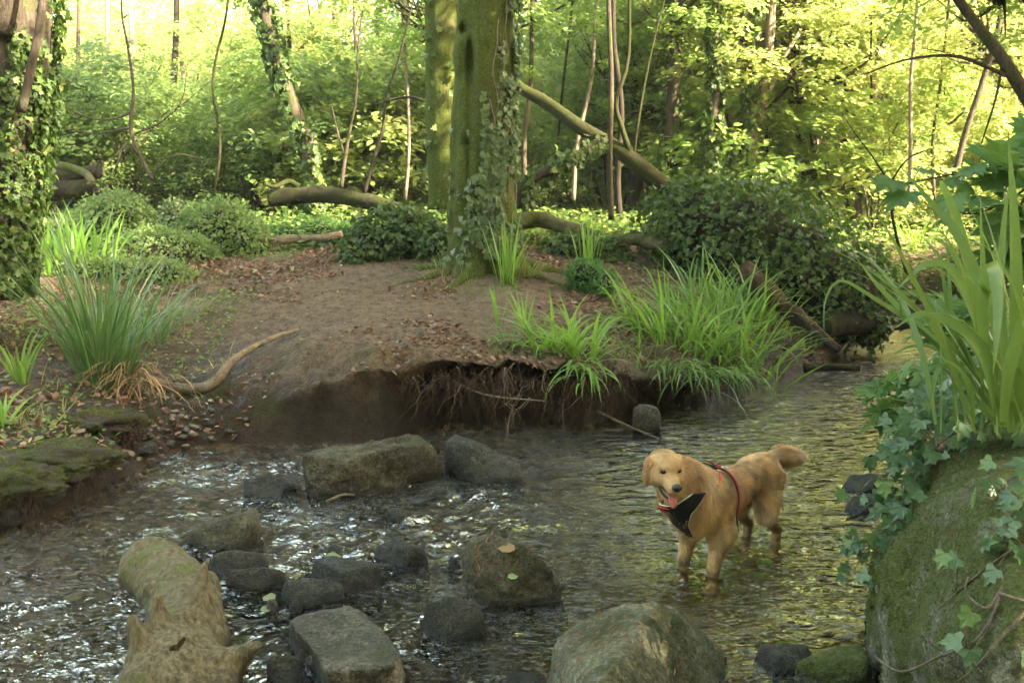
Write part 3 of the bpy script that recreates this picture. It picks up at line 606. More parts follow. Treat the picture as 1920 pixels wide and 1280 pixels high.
V += vnormals(V, F[0][:, :4]) * (.010 * fbm(V * 16, 3, 3))[:, None]
mt = empty('mossy_beech', (wp[0][0], 11.0, gz(wp[0][0], 11.0))); tag(mt, 'thick mossy tree with a hollow knot, standing on the earth mound at the centre', 'tree')
part('trunk', V, F, B_MOSS, mt); MT_PATH, MT_RAD = path, rad
for k, (a, L) in enumerate([(-2.6, 1.0), (-2.0, .8), (-1.2, .75), (-.55, 1.1), (.1, .9), (2.8, .9)]):
    q = [np.array([wp[0][0] + math.cos(a) * r, 11 + math.sin(a) * r, 0]) for r in (.25, .45, .75, .45 + L)]
    for j, p_ in enumerate(q): p_[2] = gz(p_[0], p_[1]) + (.12, .045, .0, -.07)[j]
    part('root', *tube(spline(q, 14), np.linspace(.10, .02, 14), 10, .2, 6, k), B_MOSS, mt)
for c in [((1.0, 10.6, 8.6), 0, 1.4), ((3.0, 9.6, 7.8), 0, 1.5), ((1.8, 7.6, 8.6), 1, 1.4)]: add_crown(mt, *c)
for c in [(1.0, 10.6, 7.6), (3.0, 9.6, 6.8), (1.8, 7.6, 7.6)]:
    part('branch', *tube(spline([MT_PATH[-40] + 0, (MT_PATH[-20] + np.array(c)) / 2, np.array(c)], 14), np.linspace(.14, .05, 14), 8, .1, 4), B_MOSS, mt)
# ivy on it: pale speckled leaves up the front right
iv = empty('climbing_ivy', (wp[0][0], 10.6, gz(wp[0][0], 10.6))); tag(iv, 'pale leaved ivy climbing the front of the thick mossy tree', 'ivy')
zz = (path[:, 2] - path[0, 2]) / hz[-1]; ps = []
ps.append(ivy_on(path, rad * 1.06, 1900, .075, 5, -1.55, -.35, .10, .50, patch=.35)); ps.append(ivy_on(path, rad * 1.06, 1900, .075, 6, -1.1, .6, .30, 1.0, patch=.2)); ps.append(ivy_on(path, rad * 1.07, 420, .068, 7, -2.1, -1.2, .14, .40, patch=.5))
ps.append(ivy_on(path, rad * 1.07, 90, .075, 8, -2.9, -1.9, .05, .40, patch=.4))
V, F = merge(ps); part('leaves', V, F, L_IVYPALE, iv, False)
for k, (th, a, b) in enumerate([(-1.15, 2, 120), (-.95, 0, 150), (-.7, 4, 100), (-1.35, 30, 90), (-.5, 0, 60)]):
    T = np.arange(a, b, 4); thv = th + .10 * np.sin(T * .11 + k * 2) + .05 * np.sin(T * .31 + k)
    q = path[T] + np.stack([np.cos(thv), np.sin(thv), 0 * thv], -1) * (rad[T] * 1.07 + .012)[:, None]
    part('stem', *tube(spline(q, 50), .007, 5), B_PALE, iv)
tree('mossy_tree', 'second mossy trunk standing directly behind the thick central tree', [(838, 392, 13), (836, 330, 13), (832, 200, 13), (829, 60, 13), (828, -100, 13), (826, -500, 13)], .245, .20, B_MOSS, ivy=260, isz=.085, sides=40, crowns=[((-1.0, 13.4, 9.0), 0, 1.0)])
r_, lp, lr = tree('leaning_tree', 'big ivy clad trunk cut by the left edge of the picture', [(-62, 545, 8), (-50, 440, 8), (-22, 300, 8), (2, 150, 8), (15, 0, 8), (25, -200, 8), (30, -600, 8)], .40, .27, B_BROWN, sides=48, crowns=[((-8.0, 8.5, 7.6), 0, 1.6), ((-5.2, 7.2, 9.0), 0, 1.0)],
    limbs=[([(40, 210, 7.55), (60, 120, 7.5), (78, 20, 7.5), (86, -120, 7.5)], .035, .025)])
part('stub', *tube(spline([VP(5, 60, 7.75), VP(2, -10, 7.65), VP(-5, -90, 7.6)], 10), [.13, .14, .14, .14, .14, .14, .13, .13, .12, .12], 20, .1, 4), B_BROWN, r_)
iv = empty('climbing_ivy', (lp[0][0], 7.6, gz(lp[0][0], 7.6))); tag(iv, 'dark dense ivy covering the trunk at the left edge', 'ivy')
V, F = merge([ivy_on(lp, lr, 4200, .058, 21, -2.6, .9, .02, .52, patch=.05, off=.13), ivy_on(lp, lr, 2200, .055, 22, -1.0, .9, .35, .75, patch=.15, off=.10)]); part('leaves', V, F, L_IVY, iv, False)
# ---- trunks one can tell apart behind
tree('ivy_clad_tree', 'slim curving tree wrapped in ivy above the mossy fallen log on the left', [(590, 400, 16), (585, 330, 16), (572, 260, 16), (545, 190, 16), (520, 110, 16), (496, 20, 16), (480, -120, 16), (470, -420, 16)], .12, .10, B_BROWN, ivy=1500, isz=.11, crowns=[((-4.2, 17, 6.6), 0, 1.1)])
tree('mossy_leaning_trunk', 'mossy trunk leaning diagonally up from the big ivy mound to the central tree', [(1262, 362, 14), (1215, 325, 14), (1160, 282, 14.2), (1090, 240, 14.5), (1020, 190, 15), (965, 155, 15.2), (900, 60, 15.5), (820, -80, 16)], .135, .06, B_LEAN,
     limbs=[([(1188, 300, 14.1), (1195, 240, 14.1), (1212, 140, 14.2), (1235, 40, 14.3), (1262, -60, 14.3)], .020, .010), ([(1186, 300, 14.1), (1166, 240, 14.1), (1155, 190, 14.1), (1178, 110, 14.2), (1180, -40, 14.2)], .045, .02)], sides=20, crowns=[((2.6, 16.5, 5.2), 0, .9), ((-1.3, 16.2, 5.0), 0, .7)])
tree('slender_pole_tree', 'straight pole thin brown trunk crossing in front of the leaning mossy trunk', [(1146, 412, 13.5), (1143, 300, 13.5), (1146, 150, 13.5), (1141, 0, 13.5), (1140, -300, 13.5)], .042, .03, B_BROWN, sides=10)
tree('slender_dark_tree', 'thin dark sapling right behind the straight pole thin trunk', [(1162, 405, 15), (1158, 330, 15), (1165, 200, 15), (1150, 60, 15), (1152, -200, 15)], .05, .035, B_DARK, sides=8)
tree('arching_branch_tree', 'low ivy hung trunk arching right from behind the central tree', [(968, 388, 13), (978, 350, 13), (1010, 328, 13), (1050, 312, 13), (1085, 290, 13.2), (1130, 262, 13.4)], .095, .04, B_BROWN, ivy=520, isz=.09)
tree('tall_dark_tree', 'upright dark trunk rising behind the big ivy mound, right of the leaning trunk', [(1256, 350, 17), (1258, 250, 17), (1266, 120, 17), (1268, 0, 17), (1270, -300, 17)], .12, .10, B_BROWN, ivy=900, isz=.10, crowns=[((3.6, 18, 6.6), 1, 1.2)])
tree('ivy_clad_tree', 'bushy ivy wrapped stem left of the pale sunlit trunk above the ivy mound', [(1330, 330, 16), (1335, 250, 16), (1345, 150, 16), (1340, 40, 16), (1350, -150, 16)], .07, .05, B_BROWN, ivy=1500, isz=.10)
tree('ivy_clad_tree', 'ivy wrapped stem leaning right and touching the pale sunlit trunk', [(1360, 335, 16.5), (1385, 280, 16.5), (1405, 200, 16.5), (1410, 90, 16.5), (1412, -100, 16.5)], .06, .05, B_BROWN, ivy=1100, isz=.10)
tree('pale_sunlit_tree', 'pale trunk in warm sunlight forking above the ivy mound', [(1402, 340, 17), (1412, 260, 17), (1424, 190, 17), (1440, 100, 17), (1446, 0, 17), (1450, -200, 17)], .10, .075, B_PALE, limbs=[([(1420, 215, 17), (1445, 165, 17), (1462, 120, 17), (1500, 60, 17)], .06, .03)], crowns=[((4.9, 18.2, 5.6), 1, 1.0)])
tree('slim_tree', 'slim dark trunk bending left above the right end of the ivy mound', [(1512, 345, 18), (1505, 280, 18), (1488, 200, 18), (1475, 110, 18), (1468, 20, 18), (1465, -150, 18)], .08, .055, B_BROWN, crowns=[((5.4, 19, 5.0), 2, .9)])
tree('slim_tree', 'slim upright trunk between its bending neighbour and the knobbly one on the right', [(1524, 345, 18.5), (1526, 260, 18.5), (1532, 160, 18.5), (1538, 60, 18.5), (1540, -150, 18.5)], .07, .05, B_BROWN)
tree('slim_tree', 'knobbly upright trunk on the right behind the fern like foliage', [(1586, 380, 19), (1586, 280, 19), (1584, 180, 19), (1578, 80, 19), (1575, -150, 19)], .09, .06, B_BROWN, crowns=[((6.6, 20, 5.6), 1, 1.1)])
tree('bent_sapling', 'thin bare sapling forking beside the stream in front of sunny leaves on the right', [(1702, 520, 11), (1685, 460, 11), (1672, 400, 11), (1668, 350, 11), (1640, 300, 11), (1603, 250, 11), (1580, 215, 11)], .020, .003, B_DARK, limbs=[([(1668, 345, 11), (1700, 300, 11), (1740, 280, 11)], .012, .006)], sides=8)
tree('overhanging_branch_tree', 'dark limb with twigs sloping in from the top right corner', [(2085, 590, 9), (2045, 450, 9), (1995, 330, 9), (1960, 240, 9), (1920, 175, 9), (1880, 110, 9), (1830, 45, 9), (1790, -10, 9), (1740, -90, 9), (1640, -200, 9.2)], .085, .025, B_BROWN,
     limbs=[([(1905, 150, 9), (1860, 130, 9), (1790, 105, 9), (1700, 112, 9), (1620, 140, 9)], .022, .006), ([(1880, 110, 9), (1868, 180, 9), (1840, 270, 9)], .016, .006)], sides=16, crowns=[((5.0, 10.6, 4.6), 0, .8), ((6.6, 7.6, 6.6), 0, 1.5), ((7.4, 9.6, 6.2), 0, 1.2)])  # the two larger crowns are unseen, added off frame to shade the foreground
tree('slim_tree', 'thin leaning trunk in front of bright leaves near the right edge', [(1790, 330, 15), (1810, 250, 15), (1840, 160, 15), (1870, 60, 15), (1890, -60, 15)], .05, .035, B_BROWN, crowns=[((7.4, 16, 4.6), 1, .8)])
tree('crooked_sapling', 'crooked bare sapling above the fallen log left of the central tree', [(683, 362, 14.5), (700, 300, 14.5), (718, 240, 14.5), (722, 190, 14.5), (748, 110, 14.5), (765, 40, 14.5), (790, -60, 14.5)], .030, .008, B_DARK, limbs=[([(720, 190, 14.5), (770, 182, 14.3), (806, 195, 14.0)], .02, .014)], sides=8)
tree('forked_sapling', 'small forked sapling left of the crooked one over the fallen log', [(640, 350, 15.5), (648, 290, 15.5), (655, 250, 15.5), (668, 180, 15.5), (672, 80, 15.5), (690, -40, 15.5)], .032, .008, B_BROWN, limbs=[([(648, 295, 15.5), (636, 260, 15.5), (622, 200, 15.5)], .022, .01)], sides=8)
tree('tangled_branch_tree', 'grey crooked branches tangled above the rounded bushes on the left', [(285, 335, 14), (262, 290, 14), (245, 240, 14), (250, 170, 14), (240, 90, 14), (228, 20, 14), (232, -60, 14)], .030, .012, B_BROWN, limbs=[([(262, 290, 14), (235, 270, 13.8), (215, 320, 13.6)], .018, .01), ([(250, 210, 14), (200, 225, 14), (140, 210, 14), (90, 160, 14)], .018, .004), ([(255, 250, 14), (300, 230, 14), (340, 190, 14), (352, 120, 14)], .014, .003), ([(245, 240, 14), (180, 250, 14), (120, 240, 14)], .016, .004), ([(280, 330, 14), (330, 290, 14), (400, 300, 14), (450, 270, 14)], .012, .003)], sides=8)
# ---- fallen logs
def log(name, label, pts, r0, r1, mat, seed=0, bump=.18, sides=36, limbs=(), cat='log', sc=3.5, kind=None):
    wp = np.array([VP(*q) for q in pts]); n = 60; path = spline(wp, n); rad = np.linspace(r0, r1, n) * (1 + .08 * fbm(path * 2, 2, seed))
    V, F = tube(path, rad, sides, bump, sc, seed)
    if not limbs:
        c = wp[len(wp) // 2]; o = obj(name, mesh(name, V - c, F, mat), None, c); tag(o, label, cat); return o
    root = empty(name, wp[0]); tag(root, label, cat); part('trunk', V, F, mat, root)
    for L in limbs: part('branch', *tube(spline(np.array([VP(*q) for q in L[0]]), 14), np.linspace(L[1], L[2], 14), 8, .15, 6), mat, root)
    return root
B_LOG = bark('bark_log_mossy', ((.05, .04, .022), (.12, .10, .06), (.21, .18, .12)), .62, stretch=1)
B_WOOD = bark('weathered_wood', ((.09, .065, .04), (.19, .145, .095), (.30, .245, .175)), .2, stretch=1)
B_ROT = bark('rotten_wood', ((.022, .012, .008), (.062, .036, .022), (.13, .085, .055)), .12, stretch=1)
log('fallen_log', 'mossy fallen trunk lying behind the mound left of the central tree', [(505, 372, 15), (560, 366, 15), (620, 366, 14.8), (690, 378, 14.5), (760, 400, 14.2)], .135, .115, B_LEAN, 3, limbs=[([(560, 350, 15), (540, 340, 15), (515, 350, 14.8), (495, 345, 14.6)], .05, .02)])
log('weathered_log', 'flat pale weathered log at the back edge of the bare mound', [(478, 455, 13.0), (540, 449, 13.1), (600, 446, 13.2), (640, 440, 13.4)], .055, .05, B_WOOD, 4, .3)
log('mossy_log', 'short knobbly mossy log lying right of the central tree in front of the ivy mound', [(1150, 448, 12.2), (1190, 450, 12.1), (1230, 456, 12.0), (1272, 458, 11.9)], .07, .075, B_LOG, 5, .35)
log('fallen_log', 'greyish fallen log on the ground just right of the central trunk', [(962, 418, 13.2), (1010, 412, 13.3), (1060, 426, 13.0), (1110, 440, 12.8)], .12, .08, B_LOG, 6, .25)
log('rotten_log', 'reddish rotten log slanting down to the stream among the grass clumps on the right', [(1395, 505, 11.0), (1440, 548, 10.7), (1480, 580, 10.5), (1520, 612, 10.3), (1572, 655, 9.9)], .13, .035, B_ROT, 7, .5, sc=6)
log('stream_log', 'dark mossy log lying across the far end of the stream', [(1545, 612, 10.9), (1600, 606, 11.0), (1660, 600, 11.2), (1740, 590, 11.4)], .14, .13, B_DARK, 8, .25)
log('driftwood_branch', 'flat dark driftwood lying in the shallows upstream', [(1508, 690, 9.75), (1550, 688, 9.75), (1612, 690, 9.7)], .05, .03, B_DARK, 9, .4)
for k, (pts, r0, lab) in enumerate([([(40, 362, 14), (110, 358, 14), (180, 350, 14)], .15, 'thick lowest log of the dark stack beyond the left tree'), ([(50, 335, 14.1), (110, 332, 14.1), (185, 322, 14.1)], .12, 'middle log of the dark stack beyond the left tree'), ([(70, 305, 14.2), (120, 312, 14.1), (160, 325, 13.8), (175, 345, 13.6)], .06, 'mossy bent limb topmost of the dark stack beyond the left tree')]):
    log('old_log', lab, pts, r0, r0 * .8, B_DARK if k < 2 else B_LOG, 20 + k, .2)
for k, (pts, r0, r1, lab) in enumerate([([(1120, 770, 7.9), (1160, 790, 7.75), (1210, 812, 7.6), (1235, 822, 7.55)], .012, .006, 'thin stick slanting into the water by the small upright stone'), ([(1490, 585, 10.2), (1530, 625, 10.0), (1572, 658, 9.7)], .03, .02, 'dark stick leaning into the stream below the rotten log'),
        ([(1470, 655, 9.7), (1500, 630, 9.9), (1545, 622, 10.2)], .015, .008, 'short stick on the leafy shore under the rotten log'), ([(612, 940, 6.0), (640, 928, 6.05), (664, 927, 6.1)], .010, .007, 'pale twig resting against the front of the blocky stone'),
        ([(398, 1072, 5.05), (432, 1070, 5.0), (445, 1082, 4.95), (466, 1113, 4.8)], .005, .003, 'pale bent twig lying over the flat oval stones'), ([(0, 955, 5.9), (50, 950, 5.95), (100, 945, 6.0)], .014, .008, 'bare root poking out of the left bank over the water')]):
    q = np.array([P(a, b, c) for a, b, c in pts])
    V, F = tube(spline(q, 24), np.linspace(r0, r1, 24), 7, .2, 9, k); c = q[0]
    o = obj('stick', mesh('stick', V - c, F, B_WOOD if k in (0, 3, 4, 5) else B_DARK), None, c); tag(o, lab, 'stick')

g = random.Random(33)
for i in range(15):
    px = [985, 1035, 1075, 1215, 1235, 1292, 1375, 1452, 1555, 1615, 1650, 1705, 1752, 400, 760][i]; Yd = g.uniform(14.6, 18.5) + (2.5 if 1190 < px < 1700 else 0); d = g.uniform(-45, 45); r = g.uniform(.022, .05)
    tree('slender_sapling', 'slender bare stem rising among the sunlit leaves behind', [(px, 375, Yd), (px + d * .2 + g.uniform(-10, 10), 270, Yd), (px + d * .5 + g.uniform(-14, 14), 150, Yd), (px + d, 20, Yd), (px + d * 1.3, -120, Yd), (px + d * 1.6, -260, Yd)], r, r * .55, [B_BROWN, B_LEAN, B_PALE][i % 3], 'tree', 'slender stems among the sunlit leaves', sides=8)
# unseen trees added outside the frame so their crowns shade stream and mound
for k, (x, y, cr, lab) in enumerate([(6.8, 4.6, [((5.4, 4.4, 6.2), 0, 1.5), ((7.6, 5.6, 7.0), 1, 1.6), ((7.0, 2.6, 6.4), 0, 1.5)], 'unseen tree added on the right bank beside the iris to shade the dog'),
        (10.6, 6.6, [((10.0, 6.8, 7.4), 0, 1.7), ((12.2, 5.6, 7.8), 1, 1.8), ((10.4, 3.6, 7.6), 0, 1.7)], 'unseen tree added farther up the right bank to shade the mound'),
        (5.2, -.6, [((4.4, .4, 6.6), 0, 1.5), ((3.2, 2.6, 7.0), 0, 1.3), ((6.4, -.8, 7.0), 1, 1.6), ((8.8, .6, 7.6), 0, 1.7)], 'unseen tree added on the near bank behind the photographer for shade'),
        (14.6, 3.6, [((14.2, 3.4, 8.6), 0, 1.9), ((13.2, 7.4, 8.8), 0, 1.6), ((12.6, 1.0, 8.4), 1, 1.8)], 'tallest unseen tree added at the back of the right bank for shade')]):
    b = np.array([x, y, gz(x, y) - .1]); root = empty('shade_tree', b); tag(root, lab, 'tree')
    pth = spline([b, b + np.array([.1, .1, 3]), b + np.array([-.1, .2, 7.6])], 20); part('trunk', *tube(pth, np.linspace(.26, .14, 20), 16, .12, 3, k), B_BROWN, root)
    for c in cr: part('branch', *tube(spline([pth[11], (pth[15] + np.array(c[0])) / 2, np.array(c[0])], 12), np.linspace(.09, .04, 12), 8, .1, 4), B_BROWN, root); add_crown(root, *c)

# unseen trees of the wood, added behind the photographer to cut low sky light
g = random.Random(21)
for i, (x, y) in enumerate([(-15, 1), (-12, -3), (-9.5, -7), (-6, -5), (-3, -8.5), (0, -5.5), (3, -9), (6, -5.5), (9.5, -7), (12.5, -3), (-8, -11), (2, -12), (-14, 6), (17, 0), (18, 6)]):
    root = empty('unseen_woodland_tree', (x, y, gz(x, y))); tag(root, 'unseen leafy tree added in the wood behind the photographer', 'tree', 'trees behind the photographer'); b = np.array([x, y, gz(x, y) - .1])
    part('trunk', *tube(spline([b, b + np.array([.2, 0, 4]), b + np.array([0, .2, 8])], 16), np.linspace(.18, .08, 16), 10, .12, 3, i), B_BROWN, root)
    add_crown(root, (x, y, g.uniform(2.6, 3.6)), g.choice((0, 1)), g.uniform(1.5, 1.9)); add_crown(root, (x + g.uniform(-1, 1), y + g.uniform(-1, 1), g.uniform(6, 8)), g.choice((0, 1)), g.uniform(1.7, 2.1))
# ================================================================ BUSHES AND IVY MOUNDS
def bush(name, label, balls, n, size, mat, tmpl, seed, cat='bush', core=None, spread=.12, group=None, twigs=0):
    """balls: (px, Yd, z centre, rx, ry, rz) ellipsoids; leaves over their outer surface"""
    g = np.random.default_rng(seed); B = [(np.array([VP(a, 640, Yd)[0] if False else (a - 960) / FPX * Yd * 1.0, Yd, zc]), np.array([rx, ry, rz])) for a, Yd, zc, rx, ry, rz in balls]
    area = np.array([b[1][0] * b[1][2] for b in B]); cnt = (n * area / area.sum()).astype(int); PS, NS = [], []
    for (c, r), k in zip(B, cnt):
        u = rdir(k, g); lump = 1 + .24 * fbm(u * 2.5 + c, 3, seed) + .16 * fbm(u * 8 + c, 2, seed + 2); rr = (1 - spread * g.random(k) ** .5 * 1.6) * lump * (1 + (g.random(k) < .10) * g.random(k) * .30); rr = np.where(g.random(k) < .35, rr * g.uniform(.6, .95, k), rr); q = c + u * r * rr[:, None]
        keep = np.ones(k, bool)
        for c2, r2 in B:
            if c2 is not c: keep &= ((((q - c2) / r2) ** 2).sum(-1) > .72)
        keep &= q[:, 2] > height(q[:, 0], q[:, 1], False) - .02
        PS.append(q[keep]); NS.append(unit(u / r)[keep])
    q = np.concatenate(PS); nn = np.concatenate(NS); k = len(q)
    d = unit(nn * .5 - np.array([0, 0, .55]) + g.normal(0, .55, (k, 3))); V, F = leaves(q, d, unit(nn + np.array([0, 0, .5]) + g.normal(0, .45, (k, 3))), size * g.uniform(.4, 1.45, k), tmpl)
    c0 = B[0][0]; root = empty(name, (c0[0], c0[1], gz(c0[0], c0[1]))); tag(root, label, cat, group); part('foliage', V, F, mat, root, False)
    ps = []
    for c, r in B:
        D_, F_ = ICO[4]; lump = 1 + .18 * fbm(D_ * 2.5 + c, 3, seed); ps.append((c + D_ * r * (lump * .58)[:, None], F_))
    V, F = merge(ps); part('stems', V, F, core or B_DARK, root)
    return root
bush('ivy_mound', 'huge dark ivy covered mound right of the central tree, sloping down to the stream', [(1300, 12.3, 1.40, .70, .7, .72), (1400, 12.0, 1.22, .95, .9, .88), (1490, 11.7, .98, .85, .8, .80), (1570, 11.5, .72, .70, .7, .66), (1625, 11.4, .52, .42, .5, .46)], 19000, .062, L_IVY, IVY, 1, 'ivy mound')
bush('ivy_mound', 'low dark ivy mound hugging the left side of the central tree', [(705, 12.0, 1.22, .38, .4, .40), (760, 12.1, 1.30, .42, .45, .42), (815, 11.9, 1.22, .30, .4, .34), (670, 11.9, 1.08, .25, .3, .26)], 5200, .062, L_IVY, IVY, 2, 'ivy mound')
bush('ivy_clump', 'low ivy patch behind the grass right of the central tree', [(1080, 12.2, 1.12, .34, .3, .26), (1140, 12.1, 1.05, .32, .3, .24), (1040, 12.3, 1.12, .22, .3, .2)], 2300, .06, L_IVY, IVY, 3, 'ivy clump')
bush('ivy_clump', 'small leafy tuft on bare leaf litter in front of the low ivy patch', [(1098, 10.5, .98, .24, .22, .20), (1135, 10.3, .92, .15, .2, .14)], 1300, .045, L_BLUE, OVAL, 4, 'ground plant')
L_BUSH = leaf_mat('leaf_bush', [(0, (.07, .13, .032)), (.5, (.13, .20, .052)), (.85, (.19, .26, .08)), (1, (.28, .31, .14))], (.44, .56, .14), .42)
bush('round_bush', 'rounded light green bush in front of the dark log stack at left', [(222, 12.8, 1.42, .52, .5, .50), (190, 12.8, 1.2, .35, .4, .4)], 8500, .052, L_BUSH, OVAL, 5)
bush('round_bush', 'rounded bush with paler leaves nearest the bare mound on the left', [(415, 13.2, 1.30, .60, .5, .48), (465, 13.0, 1.12, .40, .4, .36), (375, 13.3, 1.25, .35, .4, .38)], 9000, .056, L_BUSH, OVAL, 6)
bush('round_bush', 'small dark topped bush between the two rounded bushes on the left', [(338, 13.8, 1.42, .26, .3, .34)], 1400, .055, L_IVYPALE, OVAL, 7)
bush('low_bush', 'low feathery bush in front of the rounded bushes on the left', [(290, 12.2, 1.10, .55, .5, .36), (220, 12.0, 1.02, .4, .4, .28), (345, 12.3, 1.06, .45, .4, .30)], 9000, .045, L_BUSH, OVAL, 8)
bush('low_bush', 'tangle of pale stems and leaves behind the tall left grass tuft', [(215, 10.9, .95, .42, .4, .22), (300, 11.0, .95, .4, .4, .18), (130, 11.0, 1.0, .4, .4, .22)], 7000, .042, L_BUSH, OVAL, 9)
bush('low_bush', 'bright low bush at the foot of the ivy clad left tree', [(130, 13.2, 1.25, .55, .5, .26), (60, 12.8, 1.25, .5, .5, .30)], 3200, .06, L_YELLOW, OVAL, 10)
bush('low_bush', 'ferny bush under the slim ivy wrapped tree on the left', [(600, 14.2, 1.22, .45, .4, .30), (660, 14.0, 1.2, .4, .4, .24), (545, 14.3, 1.2, .4, .4, .22)], 3200, .055, L_BLUE, OVAL, 11)
0 and bush('fern_bush', 'pale layered bush glowing behind the right end of the ivy mound', [(1560, 15.5, 1.9, .8, .7, .8), (1640, 15, 1.4, .7, .7, .6)], 5000, .085, L_YELLOW, OVAL, 12)
# loose shrubs far behind fill the view between the trunks
k = 0
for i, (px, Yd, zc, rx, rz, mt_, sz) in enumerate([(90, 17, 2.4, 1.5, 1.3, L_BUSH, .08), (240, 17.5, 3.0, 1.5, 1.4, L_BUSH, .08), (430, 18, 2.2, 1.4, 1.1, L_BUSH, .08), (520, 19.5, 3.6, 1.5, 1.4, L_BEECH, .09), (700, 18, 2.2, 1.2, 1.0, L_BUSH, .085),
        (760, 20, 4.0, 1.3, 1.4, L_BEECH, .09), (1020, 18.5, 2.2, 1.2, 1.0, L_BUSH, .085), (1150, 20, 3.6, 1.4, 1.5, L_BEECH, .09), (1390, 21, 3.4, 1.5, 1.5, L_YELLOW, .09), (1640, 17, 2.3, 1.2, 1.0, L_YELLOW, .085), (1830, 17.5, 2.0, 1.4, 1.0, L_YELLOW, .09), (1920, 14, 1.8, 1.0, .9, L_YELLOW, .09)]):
    labs = ['bushy shrub beyond the dark log stack at left', 'leafy shrub behind the tangled grey branches', 'shrub beyond the rounded bush nearest the mound', 'tall shrub left of the slim ivy wrapped tree', 'shrub behind the mossy fallen log', 'tall shrub left of the two central trunks',
            'shrub seen under the arching ivy hung trunk', 'tall shrub behind the leaning mossy trunk', 'sunny shrub behind the pale trunk', 'sunny shrub behind the bare forked sapling', 'sunny shrub above the right end of the stream', 'sunny shrub behind the maple leaves at right']
    g = np.random.default_rng(300 + i); cm, cc = crown_mesh('foliage', 400 + i, (rx, rx * .8, rz), int(70 * rx * rz), 50, sz, mt_, OVAL, flat=.5, core=.1)
    c = np.array([(px - 960) / FPX * Yd, Yd, zc]); root = empty('shrub', (c[0], c[1], gz(c[0], c[1]))); tag(root, labs[i], 'shrub')
    o = obj('foliage', cm, root, list(c - np.array(root.location))); zb = gz(c[0], c[1]) - zc
    ps = [tube(spline([np.array([a * .3, b * .3, zb]), np.array([a * .6, b * .6, zb * .4]), q_], 8), np.linspace(.03, .008, 8), 5) for a, b, q_ in zip(g.normal(0, .5, 14), g.normal(0, .5, 14), cc[:14])]
    V, F = merge(ps); o = obj('stems', mesh('stems', V, F, B_BROWN), root, list(c - np.array(root.location)))
# low sunny bushes further back
g = random.Random(9); pr = [crown_mesh('foliage', 600 + j, (1.5, 1.2, .95), 150, 50, .10, [L_BEECH, L_YELLOW, L_BUSH][j], OVAL, flat=.45, core=.2)[0] for j in range(3)]
for i in range(64):
    Yd = g.uniform(17.5, 36); x = ((i + .5) / 64 * 2 - 1) * .60 * Yd + g.uniform(-.8, .8); root = empty('wild_bush', (x, Yd, gz(x, Yd))); tag(root, 'low leafy bush on the sunny woodland floor behind', 'bush', 'low bushes in the wood behind')
    o = obj('foliage', pr[i % 3], root, (0, 0, g.uniform(.7, 2.2))); o.rotation_euler = (0, 0, g.uniform(0, 6.28)); s_ = g.uniform(.9, 1.5); o.scale = (s_, s_, s_)
for i, (x, y) in enumerate([(7.2, 9.4), (9.4, 11.8), (8.2, 13.6), (11.6, 14.4), (10.8, 8.6), (13.6, 11.2), (14.4, 16.2), (6.4, 7.2), (-8.4, 10.6), (-10.6, 13.2), (-9.0, 15.8)]):
    root = empty('wild_bush', (x, y, gz(x, y))); tag(root, 'leafy bush on the bank beyond the edge of the view', 'bush', 'bushes beyond the edges of the view'); o = obj('foliage', pr[i % 3], root, (0, 0, .6)); o.rotation_euler = (0, 0, i * 1.3); o.scale = (.8, .8, .8)
# ---- young trees of the wood behind, in three depths
def wood(n, y0, y1, half, zs, ss, label, group, seed, kinds, cr=2, hi=None, hs=1.5):
    g = random.Random(seed)
    for i in range(n):
        Yd = g.uniform(y0, y1); x = ((i + .5) / n * 2 - 1) * half * Yd + g.uniform(-1, 1); root = empty('young_tree', (x, Yd, gz(x, Yd))); tag(root, label, 'tree', group)
        base = np.array([x, Yd, gz(x, Yd) - .1]); hgt = g.uniform(6, 9); lean = np.array([g.uniform(-1, 1), g.uniform(-.5, .5), 0])
        r = g.uniform(.05, .12); mp = base + np.array([0, 0, hgt * .5]) + lean * .8 + np.array([g.uniform(-.3, .3), 0, 0])
        V, F = tube(spline([base, mp, base + np.array([0, 0, hgt]) + lean], 18), np.linspace(r, r * .45, 18), 8, .15, 2, i); part('trunk', V, F, [B_BROWN, B_PALE, B_DARK][g.randrange(3)], root)
        for j in range(cr):
            zz_ = g.uniform(*zs) * (.78 if x < -.04 * Yd else 1); add_crown(root, (x + g.uniform(-1.2, 1.2), Yd + g.uniform(-1, 1), zz_), kinds[g.randrange(len(kinds))], g.uniform(*ss))
        if hi and x > .10 * Yd: add_crown(root, (x + g.uniform(-1, 1), Yd, g.uniform(*hi)), 1, hs); hs and part('upper_branch', *tube(spline([base + np.array([0, 0, hgt * .8]), np.array([x, Yd, hi[1]])], 6), np.linspace(r * .5, r * .2, 6), 6), B_BROWN, root)
wood(13, 17, 21, .60, (3.3, 5.4), (.85, 1.15), 'young tree with bright leaves in the nearer wood behind the mound', 'young trees behind the mound', 1, (0, 1, 0, 2), 1, (6.8, 8.8), 1.15)
wood(22, 22, 29, .60, (2.2, 6.6), (1.2, 1.6), 'young tree in the middle distance of the wood', 'young trees in the middle distance', 2, (1, 2, 0), 1, (8.6, 12.5), 1.7)
wood(26, 31, 42, .62, (2.8, 9.0), (1.9, 2.6), 'far young tree in full sunny leaf', 'young trees far off in the wood', 3, (1, 2, 1), 1)
